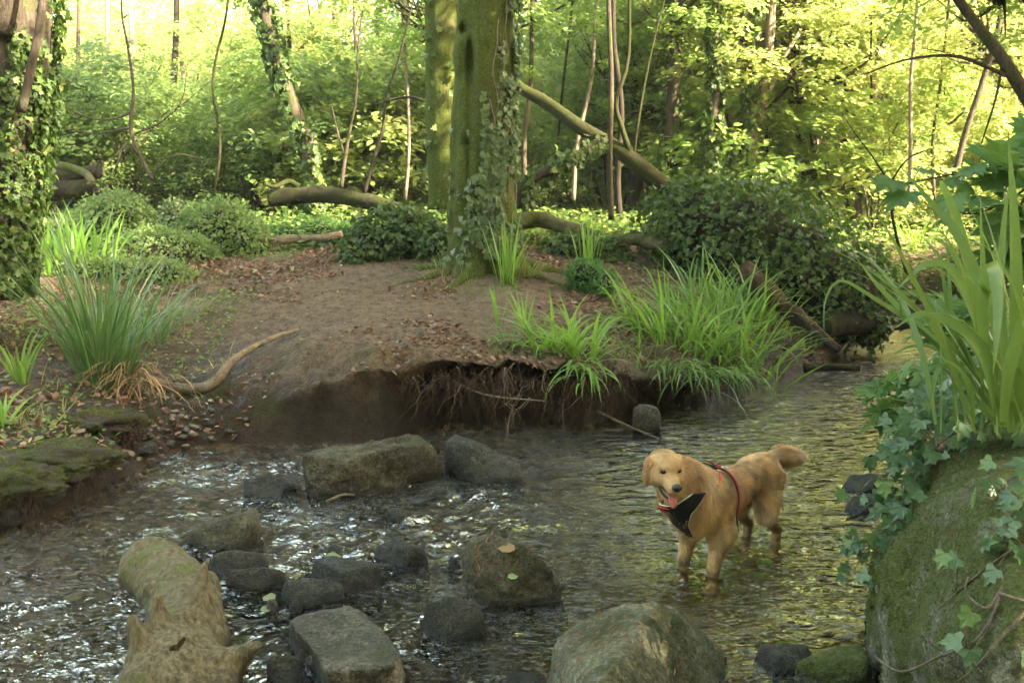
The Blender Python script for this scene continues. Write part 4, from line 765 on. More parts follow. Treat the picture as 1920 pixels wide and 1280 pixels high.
# far wood: one mass
g = np.random.default_rng(77); n = 60000; q = np.stack([g.uniform(-42, 42, n), g.uniform(43, 54, n), .8 + 17 * g.random(n) ** 1.3], -1); q = q[(q[:, 2] < 11) | (q[:, 0] > 0)]; q = q[fbm(q * .35, 3, 8) > -.22 + .25 * sstep(4, 9, q[:, 2])]
V, F = leaves(q, rdir(len(q), g), rdir(len(q), g), g.uniform(.25, .6, len(q)), OVAL)
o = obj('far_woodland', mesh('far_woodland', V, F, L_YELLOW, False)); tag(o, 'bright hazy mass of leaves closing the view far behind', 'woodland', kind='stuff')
# low green growth on the forest floor
def carpet(name, label, n, fn, size, mat, tmpl, hmax, seed, cat='undergrowth'):
    g = np.random.default_rng(seed); q = fn(g, n); zz = height(q[:, 0], q[:, 1], True); und = under(q[:, 0], q[:, 1], shore_d(q[:, 0], q[:, 1]))
    q = np.stack([q[:, 0], q[:, 1], zz + hmax * g.random(len(q)) ** 1.5 + .004], -1); q = q[(zz > .06) & (und < .02)]
    V, F = leaves(q, unit(g.normal(0, 1, (len(q), 3)) * np.array([1, 1, .35])), unit(np.array([0, 0, 1]) + g.normal(0, .4, (len(q), 3))), size * g.uniform(.5, 1.3, len(q)), tmpl)
    o = obj(name, mesh(name, V, F, mat, False)); tag(o, label, cat, kind='stuff'); return o
def f_far(g, n):
    y = 13.6 + 17 * g.random(n) ** 1.5; x = g.uniform(-.62, .62, n) * y; d = fbm(np.stack([x, y, 0 * x], -1) * .8, 2, 5); k = d > -.25; return np.stack([x, y], -1)[k]
carpet('undergrowth', 'low green herbs covering the forest floor behind the mound', 52000, f_far, .085, L_BEECH, OVAL, .38, 31)
carpet('undergrowth', 'dark ivy carpet around the trunks behind the mound', 9000, lambda g, n: (lambda y: np.stack([g.uniform(-.55, .55, n) * y, y], -1))(12.9 + 3.5 * g.random(n)), .075, L_IVY, IVY, .18, 32)
carpet('undergrowth', 'green herbs over the right bank behind the iris', 5000, lambda g, n: np.stack([g.uniform(4.4, 12, n), g.uniform(4, 13.5, n)], -1), .09, L_BEECH, OVAL, .25, 36)
def f_left(g, n):
    q = np.stack([g.uniform(-6.5, -2.6, n), g.uniform(6.0, 13, n)], -1); d = fbm(np.concatenate([q, q[:, :1] * 0], 1) * 1.1, 3, 9); return q[d > .02]
carpet('ground_cover', 'small creeping plants on the left bank', 7000, f_left, .05, L_BUSH, OVAL, .07, 33, 'ground cover')
# leaf litter
L_LITTER = leaf_mat('dead_leaf', [(0, (.10, .045, .025)), (.35, (.17, .085, .05)), (.7, (.26, .15, .10)), (.93, (.33, .23, .16)), (1, (.40, .38, .22))], (.2, .10, .05), .12, .8, .15)
def f_lit(g, n):
    a = np.stack([g.uniform(-7.0, 8.0, n), g.uniform(3.6, 14.5, n)], -1); x, y = a[:, 0], a[:, 1]; d = fbm(np.stack([x, y, 0 * x], -1) * 1.3, 3, 15)
    bare = np.exp(-(((x + 1.6) / 1.5) ** 2 + ((y - 9.3) / 2.2) ** 2)); return a[(d + .20 - bare * .75 + g.normal(0, .12, n)) > 0]
carpet('leaf_litter', 'brown fallen beech leaves scattered over the soil', 100000, f_lit, .055, L_LITTER, OVAL, .012, 34, 'leaf litter')
L_FLECK = leaf_mat('pale_leaf', [(0, (.13, .18, .05)), (.5, (.20, .24, .10)), (1, (.34, .34, .22))], (.3, .35, .1), .2, .7)
carpet('leaf_flecks', 'pale fresh leaf scraps scattered over the bare mound', 420, lambda g, n: np.stack([g.uniform(-3.2, 2.2, n), g.uniform(7.6, 13, n)], -1), .036, L_FLECK, OVAL, .006, 35, 'leaf litter')
g = np.random.default_rng(5); n = 9000; x = g.uniform(-3.6, 2.6, n); y = g.uniform(7.2, 13.5, n); k = (height(x, y, False) > .1) & (under(x, y, shore_d(x, y)) < .02); x, y = x[k], y[k]; z_ = height(x, y)
q = np.stack([x, y, z_ + .002], -1); V, F = leaves(q, unit(g.normal(0, 1, (len(q), 3)) * np.array([1, 1, .25])), unit(np.array([0, 0, 1]) + g.normal(0, .3, (len(q), 3))), g.uniform(.012, .05, len(q)), (np.array([[0, 0, 0], [.12, .5, .06], [0, 1, 0], [-.12, .5, .06]]), np.array([[0, 1, 2, 3]])))
o = obj('soil_crumbs', mesh('soil_crumbs', V, F, leaf_mat('crumb', [(0, (.05, .03, .018)), (.6, (.16, .10, .06)), (1, (.33, .24, .15))], (.1, .06, .03), .05, .9))); tag(o, 'fine twigs and crumbs on the trodden soil', 'debris', kind='stuff')
# pebbles of the stream bed
g = np.random.default_rng(6); ps = []
for k in range(620):
    if k < 470: x, y = -3.8 + 3.9 * g.random() ** 1.3, g.uniform(3.9, 7.3)
    else:
        c = G(g.uniform(235, 400), g.uniform(750, 850)) if k % 2 else G(g.uniform(1440, 1720), g.uniform(640, 690)); x, y = c[0], c[1]
    if float(under(np.array([x]), np.array([y]), shore_d(np.array([x]), np.array([y])))[0]) > .02 and gz(x, y) > 0: continue
    zz_ = gz(x, y, True); s = g.uniform(.012, .045) * (1.0 if k < 470 else .8); D_, F_ = ICO[2]; ps.append((np.array([x, y, zz_ + s * .15]) + D_ * s * g.uniform(.6, 1.3, 3) * np.array([1, 1, .6]) * (1 + .12 * vnoise(D_ * 2 + k, k))[:, None], F_))
V, F = merge(ps); m = NT('pebble'); r = m.n('NewGeometry').outputs['Random Per Island']; PEB = m.done(m.bsdf(m.ramp(r, [(0, (.03, .022, .014)), (.4, (.08, .052, .03)), (.75, (.11, .08, .05)), (1, (.17, .14, .10))]), .45, None, .4))
o = obj('gravel', mesh('gravel', V, F, PEB)); tag(o, 'brown gravel on the stream bed and muddy shores', 'gravel', kind='stuff')
# ================================================================ STRAP LEAVED PLANTS
L_SEDGE = leaf_mat('blade_sedge', [(0, (.05, .12, .02)), (.45, (.09, .19, .03)), (.85, (.14, .26, .045)), (1, (.30, .30, .12))], (.28, .45, .06), .35, .4, .4)
L_SEDGEB = leaf_mat('blade_bright', [(0, (.08, .17, .02)), (.5, (.13, .27, .03)), (1, (.20, .34, .06))], (.40, .60, .08), .42, .4, .4)
L_GREYB = leaf_mat('blade_greyish', [(0, (.05, .11, .03)), (.5, (.09, .17, .05)), (.9, (.15, .24, .09)), (1, (.3, .3, .14))], (.22, .38, .08), .3, .35, .5)
L_DEAD = leaf_mat('blade_dead', [(0, (.16, .09, .04)), (.5, (.28, .17, .08)), (1, (.42, .30, .16))], (.3, .18, .08), .2, .8)
L_STRAW = leaf_mat('blade_straw', [(0, (.16, .17, .05)), (.5, (.26, .27, .09)), (1, (.40, .38, .17))], (.4, .4, .12), .3, .7)
def clump(name, label, px, py, n, L, Wd, lean, curl, r, mat, seed, cat='grass tuft', group=None, az=None, seg=7, base=None, dead=0, lift=0.0):
    g = np.random.default_rng(seed); b = G(px, py) if base is None else np.array(base, float)
    def mk_(n, L, Wd, lean, curl, r, az):
        a = g.uniform(0, 2 * np.pi, n) if az is None else g.normal(az[0], az[1], n); rr = r * g.random(n) ** .6
        q = np.stack([b[0] + rr * np.cos(a), b[1] + rr * np.sin(a) * .8, b[2] * np.ones(n)], -1); q[:, 2] = (height(q[:, 0], q[:, 1], False) if lift == 0 else b[2]) - .02
        return blades(q, a + g.normal(0, .5, n), g.uniform(*lean, n), g.uniform(*L, n), g.uniform(*Wd, n), g.uniform(*curl, n), seg, .5, g)
    V, F = mk_(n, L, Wd, lean, curl, r, az)
    if not dead:
        o = obj(name, mesh(name, V - b, F, mat, True), None, b); tag(o, label, cat, group); return o
    root = empty(name, b); tag(root, label, cat, group); part('leaves', V, F, mat, root)
    V, F = mk_(dead, (L[0] * .6, L[1] * .75), (Wd[0] * .6, Wd[1] * .7), (.8, 1.3), (.9, 1.9), r * .8, az); part('dead_leaves', V, F, L_DEAD, root); return root
# left bank
clump('sedge_tuft', 'tallest arching sedge tuft on the left bank with dead leaves hanging below it', 195, 725, 190, (.6, 1.5), (.014, .028), (.05, .5), (.2, 1.5), .20, L_GREYB, 1, dead=26)
clump('sedge_tuft', 'narrower sedge tuft leaning right over the gully beside the tallest one', 285, 640, 90, (.45, .95), (.010, .020), (.2, .8), (.4, 1.6), .16, L_GREYB, 2, dead=12)
def hangs(name, label, pts, n, L, wd, mat, seed, cat):
    g = np.random.default_rng(seed); V = []; pts = np.array(pts); path = spline(pts, 60); k = g.integers(0, 60, n); b = path[k] + g.normal(0, .035, (n, 3)); c0 = pts.mean(0)
    V, F = blades(b, g.normal(-1.45, .6, n), g.uniform(.9, 1.5, n), g.uniform(*L, n), g.uniform(*wd, n), g.uniform(1.0, 1.9, n), 7, .5, g, False)
    o = obj(name, mesh(name, V - c0, F, mat), None, c0); tag(o, label, cat); return o
hangs('dead_grass', 'pale brown dead grass hanging over the edge of the left bank', [G(222, 725) + np.array([0, -.05, .12]), G(262, 735) + np.array([0, -.05, .14]), G(290, 738) + np.array([0, -.05, .10])], 85, (.30, .62), (.008, .016), L_DEAD, 3, 'dead grass')
clump('iris_clump', 'bright broad leaved clump at the foot of the ivy clad left tree', 95, 505, 55, (.5, .95), (.035, .055), (.05, .5), (.1, .9), .40, L_SEDGEB, 4, 'plant')
clump('iris_clump', 'bright broad leaved clump touching the left picture edge', 20, 500, 34, (.5, .9), (.03, .05), (.05, .5), (.1, .9), .35, L_SEDGEB, 5, 'plant')
clump('iris_clump', 'broad leaved clump between the left tree and the tallest sedge tuft', 165, 500, 34, (.4, .85), (.03, .05), (.05, .5), (.1, .8), .32, L_SEDGEB, 6, 'plant')
clump('iris_sprout', 'light green sprout with broad leaves at the left edge above the mossy bank', 40, 720, 16, (.3, .55), (.022, .036), (.05, .6), (.2, 1.1), .06, L_SEDGEB, 7, 'plant')
clump('iris_sprout', 'low green sprout at the left edge beneath the taller light green one', 8, 800, 12, (.25, .45), (.022, .034), (.3, .9), (.3, 1.0), .06, L_SEDGEB, 8, 'plant')
clump('fine_grass', 'fine pale grass bending over the left rim of the earth mound', 345, 590, 90, (.16, .38), (.005, .010), (.3, 1.0), (.3, 1.3), .26, L_STRAW, 9)
clump('fine_grass', 'fine pale grass on the far left rim of the earth mound', 330, 530, 70, (.12, .32), (.005, .010), (.3, 1.0), (.3, 1.3), .34, L_STRAW, 10)
clump('iris_clump', 'grassy green clump under the mossy fallen log at left', 560, 432, 60, (.3, .62), (.015, .028), (.05, .5), (.1, .9), .40, L_SEDGE, 11, 'plant')
# around the main tree
clump('sedge_tuft', 'bright upright tuft at the right foot of the thick mossy tree', 950, 535, 28, (.45, .85), (.018, .03), (.03, .3), (.05, .6), .10, L_SEDGEB, 12)
clump('straw_tuft', 'yellowish straw tuft drooping right of the bright tuft by the thick mossy tree', 985, 520, 110, (.18, .42), (.005, .010), (.3, 1.0), (.6, 1.6), .16, L_STRAW, 13)
clump('fine_grass', 'wispy grass over the roots on the left foot of the thick mossy tree', 845, 515, 110, (.12, .34), (.005, .010), (.3, 1.1), (.4, 1.5), .34, L_STRAW, 14)
clump('fine_grass', 'short mossy grass in front of the thick mossy tree', 880, 545, 120, (.06, .18), (.004, .008), (.2, 1.0), (.3, 1.2), .40, L_SEDGE, 15)
clump('sedge_sprout', 'lone forked sprout on the bare soil in front of the central tree', 936, 612, 6, (.34, .50), (.022, .03), (.1, .35), (.05, .35), .02, L_SEDGEB, 16, 'plant')
clump('sedge_sprout', 'upright sprout left of the grass overhanging the bank edge', 984, 618, 8, (.30, .48), (.02, .03), (.05, .4), (.05, .5), .04, L_SEDGEB, 17, 'plant')
clump('sedge_tuft', 'tall tuft rising from the small leafy ground plant', 1108, 520, 14, (.4, .75), (.018, .028), (.02, .3), (.05, .5), .08, L_SEDGEB, 18)
clump('sedge_tuft', 'tall tuft in front of the low ivy patch right of the central tree', 1098, 490, 12, (.4, .8), (.016, .026), (.02, .3), (.05, .5), .10, L_SEDGEB, 19)
clump('sedge_sprout', 'small tuft on bare soil at the left foot of the huge ivy mound', 1312, 490, 9, (.2, .42), (.016, .026), (.05, .4), (.05, .6), .05, L_SEDGEB, 20, 'plant')
# on the lip of the bank
for k, (px, py, n, L, r, lab) in enumerate([(1045, 660, 60, (.30, .75), .14, 'bushy tuft overhanging the undercut bank, left half'), (1085, 665, 55, (.30, .72), .13, 'bushy tuft overhanging the undercut bank, right half'), (1010, 655, 22, (.22, .42), .09, 'small tuft at the left end of the overhanging grass')]):
    clump('sedge_tuft', lab, px, py, int(n * .8), L, (.020, .038), (.1, 1.1), (.3, 2.2), r * 1.6, L_SEDGEB, 22 + k)
for k, (px, py, n, L, r, lab) in enumerate([(1195, 615, 22, (.4, .75), .10, 'sparse upright tuft at the left end of the large grass bank'), (1225, 632, 26, (.4, .85), .11, 'sparse upright tuft second from the left of the large grass bank'), (1265, 650, 95, (.45, 1.0), .20, 'thick tuft above the reddish sunlit soil'),
        (1320, 665, 130, (.5, 1.05), .24, 'thickest tuft in the middle of the large grass bank'), (1380, 672, 120, (.45, .9), .24, 'thick tuft at the right end of the large grass bank, near the shore'), (1350, 590, 80, (.45, .95), .26, 'tuft at the back of the large grass bank, under the ivy mound'),
        (1420, 610, 100, (.45, .85), .24, 'tuft beside the upper end of the rotten log'), (1290, 590, 36, (.45, .85), .18, 'thin upright tuft behind the thick one above the sunlit soil')]):
    clump('sedge_tuft', lab, px, py, int(n * .72), L, (.020, .038), (.05, .95), (.2, 2.3), r * 1.7, L_SEDGE if k % 2 else L_SEDGEB, 32 + k, dead=6 if k in (3, 4) else 0)
for k, (px, py, n, lab) in enumerate([(1455, 520, 70, 'arching tuft at the foot of the ivy mound behind the rotten log'), (1500, 560, 80, 'arching tuft behind the middle of the rotten log'), (1545, 590, 60, 'arching tuft before the dark hollow of the ivy mound'), (1720, 470, 36, 'sunny tuft beyond the bent sapling')]):
    clump('sedge_tuft', lab, px, py, n, (.35, .85), (.012, .022), (.2, .9), (.3, 1.5), .2, L_SEDGEB, 45 + k)
hang = hangs('sedge_spray', 'broad leaves trailing down over the dark undercut almost to the water', [W(1075, 690, .50), W(1110, 700, .46)], 34, (.28, .55), (.018, .032), L_SEDGEB, 50, 'plant')
hangs('sedge_spray', 'leaves drooping from the large grass bank over the reddish soil', [W(1230, 690, .36), W(1330, 700, .32), W(1390, 700, .24)], 130, (.25, .6), (.016, .028), L_SEDGE, 51, 'plant')
# stray blades and weeds between the tufts
def weeds(label, n, fn, L, Wd, mat, seed):
    g = np.random.default_rng(seed); q = fn(g, n); z_ = height(q[:, 0], q[:, 1], False); k = z_ > .1; q = np.concatenate([q[k], z_[k][:, None] - .01], 1); n = len(q)
    V, F = blades(q, g.uniform(0, 6.28, n), g.uniform(.1, 1.2, n), g.uniform(*L, n) * g.uniform(.4, 1, n), g.uniform(*Wd, n), g.uniform(.1, 2.0, n), 6, .6, g); o = obj('weeds', mesh('weeds', V, F, mat), None); tag(o, label, 'weeds', kind='stuff')
def band(x0, x1, y0, y1): return lambda g, n: (lambda c: c[np.argsort(g.random(len(c)))])(np.array([G(a, b)[:2] for a, b in zip(g.uniform(x0, x1, min(n, 90)), g.uniform(y0, y1, min(n, 90)))])[g.integers(0, min(n, 90), n)] + g.normal(0, .06, (n, 2)))
weeds('stray green blades between the tufts on the right bank', 420, band(1150, 1600, 560, 700), (.12, .45), (.008, .018), L_SEDGEB, 101)
weeds('stray blades and dead stalks at the edge of the undercut bank', 260, band(900, 1250, 600, 680), (.08, .30), (.006, .014), L_SEDGE, 102)
weeds('short grass and dead stalks over the left bank', 620, band(0, 420, 470, 820), (.06, .28), (.004, .011), L_STRAW, 103)
weeds('sparse pale grass around the back edge of the mound', 420, band(250, 1250, 440, 500), (.06, .25), (.005, .010), L_STRAW, 104)
# ---- hanging roots under the lip
def fibres(name, label, x0, x1, n, L, seed, mat, zt=.50, cat='roots', y0=7.55):
    g = np.random.default_rng(seed); ps = []
    for i in range(n):
        px = g.uniform(x0, x1); t = (px - 960); b = W(px, g.uniform(672, 720), g.uniform(zt - .12, zt + .05)); b[1] += g.uniform(-.02, .22)
        l = g.uniform(*L); k = 9; st = np.cumsum(g.normal(0, 1, (k, 3)) * np.array([.018, .014, .004]), 0); q = b + st; q[:, 2] -= np.linspace(0, l, k) ** 1.0 * (.8 + .4 * g.random()); q[:, 0] += g.normal(0, .25) * np.linspace(0, l, k)
        q[:, 2] = np.maximum(q[:, 2], .01); r = g.uniform(.0016, .005) if g.random() < .93 else .009
        ps.append(tube(q, np.linspace(r, r * .3, k), 4, cap=False))
    V, F = merge(ps); c = V.mean(0); o = obj(name, mesh(name, V - c, F, mat), None, c); tag(o, label, cat, kind='stuff'); return o
fibres('hanging_roots', 'dense brown root curtain under the left part of the overhang', 740, 960, 620, (.10, .36), 60, B_ROT)
fibres('hanging_roots', 'matted root curtain beneath the overhanging grass', 960, 1180, 760, (.10, .38), 61, B_ROT, .45)
fibres('hanging_roots', 'long pale root strands hanging in the dark undercut hollow', 690, 1120, 40, (.25, .5), 62, B_WOOD, .55)
fibres('hanging_roots', 'short roots dangling below the thickest grass tufts', 1160, 1400, 420, (.06, .26), 63, B_ROT, .28)
g = np.random.default_rng(8)
for k, (a, b_, lab) in enumerate([((835, 700), (1020, 745), 'thin bare root running sideways under the lip'), ((640, 700), (800, 712), 'pale twiggy root lying along the face of the mound'), ((950, 820), (1010, 730), 'spindly upright dead plant under the overhanging grass')]):
    p0, p1 = W(*a, .42 if k != 0 else .45), W(*b_, .40); p0[1] -= .12; p1[1] -= .12
    if k == 2: p0 = W(950, 822, .0); p1 = p0 + np.array([.12, .1, .38])
    ps = [tube(spline([p0, (p0 + p1) / 2 + g.normal(0, .03, 3), p1], 12), np.linspace(.008, .005, 12), 5)]
    for j in range(22 if k == 2 else 9):
        t = g.random(); s_ = p0 + (p1 - p0) * t; e = s_ + np.array([g.normal(0, .07), g.normal(0, .04), -g.uniform(.04, .16) if k != 2 else g.uniform(.0, .14)]); ps.append(tube(spline([s_, (s_ + e) / 2 + g.normal(0, .012, 3), e], 6), np.linspace(.004, .0015, 6), 4))
    V, F = merge(ps); o = obj('bare_root', mesh('bare_root', V - p0, F, B_WOOD if k != 2 else B_PALE), None, p0); tag(o, lab, 'root')
# curved root at the gully
q = [P(280, 722, 8.15), P(330, 733, 8.0), P(385, 726, 7.85), P(412, 708, 7.85), P(428, 684, 7.95), P(460, 660, 8.15), P(505, 636, 8.35), P(560, 618, 8.6)]
q = [np.array([a[0], a[1], max(a[2], gz(a[0], a[1]) + .02)]) for a in q]
V, F = tube(spline(q, 50), np.interp(np.linspace(0, 1, 50), [0, .3, .45, 1], [.042, .045, .04, .016]), 14, .18, 6, 4); o = obj('curved_root', mesh('curved_root', V - q[0], F, B_WOOD), None, q[0]); tag(o, 'thick smooth bare root curving from the gully up over the left flank of the mound', 'root')
# mossy turf lumps overhanging on the left bank
L_MOSSF = leaf_mat('moss_tuft', [(0, (.04, .052, .008)), (.6, (.11, .135, .022)), (1, (.20, .23, .045))], (.3, .38, .05), .2, .9)
for k, (px, py, rx, rz, lab) in enumerate([(195, 800, .30, .10, 'mossy overhanging turf under the dead hanging grass'), (90, 868, .42, .11, 'mossy turf hummock on the edge of the left bank'), (-10, 915, .34, .13, 'dark turf overhang at the left picture edge above the water')]):
    c = G(px, py) + np.array([0, .02, 0]); D_, F_ = ICO[5]; r = np.array([rx, rx * .8, rz]); lump = 1 + .45 * fbm(D_ * 2.6 + k, 4, k); V = c + D_ * r * lump[:, None]
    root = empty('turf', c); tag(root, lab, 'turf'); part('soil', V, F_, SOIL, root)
    g = np.random.default_rng(k + 90); u = rdir(16000, g); u = u[(u[:, 2] > -.2) & (fbm(u * 2 + k * 3, 3, k) > -.05)]; l2 = 1 + .45 * fbm(u * 2.6 + k, 4, k); b = c + u * r * (l2)[:, None]
    V, F = leaves(b, unit(u + g.normal(0, .5, u.shape) + np.array([0, 0, .1])), rdir(len(u), g), g.uniform(.008, .020, len(u)), LANCE); part('moss', V, F, L_MOSSF, root, False)
    fibres_ = []
    for j in range(70):
        s_ = c + np.array([g.uniform(-rx, rx), -rx * .7 + g.uniform(0, .1), g.uniform(-.04, .02)]); e = s_ + np.array([g.normal(0, .04), g.normal(-.02, .03), -g.uniform(.08, .22)]); fibres_.append(tube(spline([s_, (s_ + e) / 2 + g.normal(0, .012, 3), e], 6), np.linspace(.0035, .001, 6), 4, cap=False))
    V, F = merge(fibres_); part('roots', V, F, B_ROT, root)
# ================================================================ RIGHT FOREGROUND
L_IRIS = leaf_mat('blade_iris', [(0, (.07, .135, .030)), (.5, (.105, .19, .042)), (1, (.16, .25, .065))], (.38, .52, .11), .38, .38, .45)
def blade_plant(name, label, base, specs, cat='plant', mat=None):
    ps = []
    for pts, w_ in specs: ps.append(ribbon([P(*q) for q in pts], w_ * .64 / FPX * pts[len(pts) // 2][2], seg=16))
    V, F = merge(ps); o = obj(name, mesh(name, V - base, F, mat or L_IRIS), None, base); tag(o, label, cat); return o
base = P(1890, 790, 3.4)
blade_plant('iris_plant', 'large iris with broad upright and arching leaves at the right edge', base, [
    ([(1898, 800, 3.4), (1904, 620, 3.35), (1902, 430, 3.3), (1890, 245, 3.3)], 44), ([(1885, 800, 3.4), (1868, 620, 3.4), (1800, 450, 3.45), (1745, 380, 3.5), (1695, 320, 3.5)], 34),
    ([(1880, 800, 3.4), (1850, 640, 3.5), (1812, 480, 3.5), (1786, 390, 3.5), (1765, 345, 3.4), (1770, 338, 3.3)], 34), ([(1878, 790, 3.4), (1850, 640, 3.6), (1842, 480, 3.6), (1838, 370, 3.6)], 22),
    ([(1872, 780, 3.4), (1800, 690, 3.5), (1700, 590, 3.6), (1650, 540, 3.6), (1604, 482, 3.6)], 24), ([(1868, 780, 3.4), (1790, 680, 3.5), (1700, 600, 3.6), (1640, 560, 3.6), (1578, 526, 3.6), (1548, 560, 3.5), (1545, 620, 3.4)], 15),
    ([(1870, 780, 3.3), (1840, 600, 3.2), (1850, 520, 3.1), (1862, 498, 3.0), (1872, 560, 2.9), (1868, 640, 2.85), (1862, 700, 2.85)], 46), ([(1875, 790, 3.4), (1835, 620, 3.4), (1790, 510, 3.4), (1740, 495, 3.4), (1705, 520, 3.4), (1680, 545, 3.4)], 26),
    ([(1875, 790, 3.5), (1800, 640, 3.5), (1740, 560, 3.6), (1700, 550, 3.6), (1690, 570, 3.6), (1690, 600, 3.6)], 22), ([(1878, 790, 3.3), (1835, 650, 3.2), (1770, 600, 3.2), (1720, 590, 3.2), (1678, 615, 3.2)], 34),
    ([(1905, 800, 3.4), (1925, 640, 3.3), (1940, 500, 3.3), (1945, 380, 3.3)], 40), ([(1890, 800, 3.5), (1875, 600, 3.6), (1880, 440, 3.7), (1895, 330, 3.7)], 26), ([(1885, 800, 3.5), (1830, 600, 3.6), (1790, 480, 3.7), (1742, 440, 3.7)], 24),
    ([(1865, 790, 3.5), (1800, 690, 3.6), (1745, 650, 3.6), (1700, 652, 3.6), (1660, 680, 3.6)], 14), ([(1862, 790, 3.4), (1790, 700, 3.4), (1760, 690, 3.4), (1748, 740, 3.4), (1742, 780, 3.4)], 18), ([(1880, 790, 3.2), (1890, 700, 3.1), (1905, 640, 3.0), (1918, 600, 2.95), (1935, 640, 2.9)], 44),
    ([(1862, 780, 3.5), (1790, 620, 3.5), (1772, 540, 3.6), (1758, 470, 3.6)], 20), ([(1872, 790, 3.6), (1850, 690, 3.7), (1790, 600, 3.8), (1770, 560, 3.8), (1735, 540, 3.8)], 20), ([(1880, 800, 3.3), (1890, 740, 3.2), (1880, 700, 3.2)], 40), ([(1895, 810, 3.25), (1890, 720, 3.2), (1880, 620, 3.2), (1885, 540, 3.2)], 34)])
g = np.random.default_rng(19); bb = P(1885, 800, 3.4) + g.normal(0, .06, (34, 3)) * np.array([1.6, 1, .2]); V, F = blades(bb, g.normal(2.6, .9, 34), g.uniform(.05, .7, 34), g.uniform(.35, .95, 34), g.uniform(.016, .034, 34), g.uniform(.1, 1.4, 34), 12, .5, g)
o = obj('iris_plant', mesh('iris_plant', V - bb[0], F, L_IRIS), None, bb[0]); tag(o, 'narrower iris leaves crowding around the foot of the large broad iris', 'plant')
# small clump behind it
clump('iris_clump', 'second iris clump deeper behind the large iris at the right edge', 1880, 690, 26, (.5, .9), (.03, .05), (.05, .6), (.1, .9), .2, L_IRIS, 71, 'plant', base=(3.0, 5.4, .75), lift=1)
clump('iris_clump', 'lower clump of iris leaves under the large iris', 1880, 690, 18, (.3, .55), (.025, .04), (.4, 1.1), (.3, 1.3), .1, L_IRIS, 72, 'plant', base=(2.05, 4.2, .85), lift=1)
# maple sprays
L_MAPLE = leaf_mat('leaf_maple', [(0, (.055, .12, .035)), (.5, (.085, .17, .055)), (1, (.14, .24, .07))], (.28, .48, .10), .35, .42, .35)
def spray(name, label, stems, n, size, mat, tmpl, seed, hang=.35, cat='branch', stem=.006, flat=True):
    g = np.random.default_rng(seed); st = [spline(np.array([P(*q) for q in s]), 30) for s in stems]; c0 = st[0][0]; root = empty(name, c0); tag(root, label, cat)
    for s in st: part('stem', *tube(s, np.linspace(stem, stem * .35, 30), 5), B_BROWN, root)
    k = g.integers(0, len(st), n); ii = (g.random(n) ** .8 * 29).astype(int); q = np.array([st[a][b] for a, b in zip(k, ii)]); off = g.normal(0, .05, (n, 3)) * np.array([1, 1, .6]); q2 = q + off
    d = unit(off + g.normal(0, .03, (n, 3)) + np.array([0, 0, -hang * .06])); nn = unit(np.array([0, -.45, 1.0]) + g.normal(0, .30 if flat else .6, (n, 3)))
    V, F = leaves(q2, d, nn, size * g.uniform(.6, 1.25, n), tmpl); part('leaves', V, F, mat, root, False)
    pt = [tube(np.array([a, b]), .0016, 3, cap=False) for a, b in zip(q, q2)]; V, F = merge(pt); part('leaf_stalks', V, F, B_BROWN, root)
spray('maple_branch', 'broad lobed dark leaves reaching in above the iris at the right edge', [[(2010, 330, 4.2), (1920, 310, 4.2), (1800, 325, 4.2), (1700, 345, 4.2)], [(1960, 320, 4.2), (1900, 370, 4.1), (1830, 400, 4.1), (1780, 395, 4.1)], [(2000, 260, 4.4), (1930, 270, 4.4), (1880, 290, 4.4)], [(1960, 400, 4.3), (1900, 440, 4.3), (1860, 480, 4.3)]], 95, .15, L_MAPLE, MAPLE, 81)
spray('maple_branch', 'pale lobed leaves hanging over the water below the iris', [[(1880, 640, 4.6), (1800, 660, 4.7), (1720, 700, 4.8), (1650, 745, 4.8)], [(1830, 655, 4.7), (1760, 720, 4.8), (1700, 770, 4.8), (1665, 785, 4.8)], [(1860, 560, 4.8), (1800, 590, 4.8), (1740, 640, 4.8)]], 110, .13, L_MAPLE, MAPLE, 82)
# ivy over the boulder
L_IVYB = leaf_mat('leaf_ivy_bluish', [(0, (.06, .115, .055)), (.5, (.10, .175, .085)), (.85, (.14, .22, .11)), (1, (.20, .28, .06))], (.22, .40, .12), .3, .35, .5)
BV = BOULDER[0]
def snap(p, off=.03):
    """nearest boulder point seen from the camera side"""
    c = np.array([0, 0, CAMZ]); d = unit(p - c); w_ = BV - c; t = w_ @ d; dist = np.linalg.norm(w_ - t[:, None] * d, axis=1); m_ = dist < .05
    return p if not m_.any() else c + d * (t[m_].min() - off)
def trail(name, label, stems, n, size, seed, jit=.06, hug=True, mat=None, r=.005):
    g = np.random.default_rng(seed); st = []
    for s in stems:
        q = spline(np.array([P(*a) for a in s]), 26)
        if hug: q = np.array([snap(a, .012) for a in q]); q[1:-1] = (q[:-2] + q[1:-1] + q[2:]) / 3
        st.append(q)
    root = empty(name, st[0][0]); tag(root, label, 'ivy')
    for s in st: part('stem', *tube(s, np.linspace(r, r * .5, 26), 6, .1, 9), B_PALE, root)
    k = g.integers(0, len(st), n); ii = g.integers(0, 26, n); q = np.array([st[a][b] for a, b in zip(k, ii)]); q2 = q + g.normal(0, jit, (n, 3)) + np.array([0, -.02, .015])
    d = unit(g.normal(0, .5, (n, 3)) + np.array([-.35, 0, -.6])); nn = unit(np.array([-.1, -.75, .75]) + g.normal(0, .33, (n, 3)))
    V, F = leaves(q2, d, nn, size * g.uniform(.5, 1.2, n), IVY); part('leaves', V, F, mat or L_IVYB, root, False)
    if n > 10: V, F = merge([tube(np.array([a, b]), .0014, 3, cap=False) for a, b in zip(q, q2)]); part('leaf_stalks', V, F, B_PALE, root)
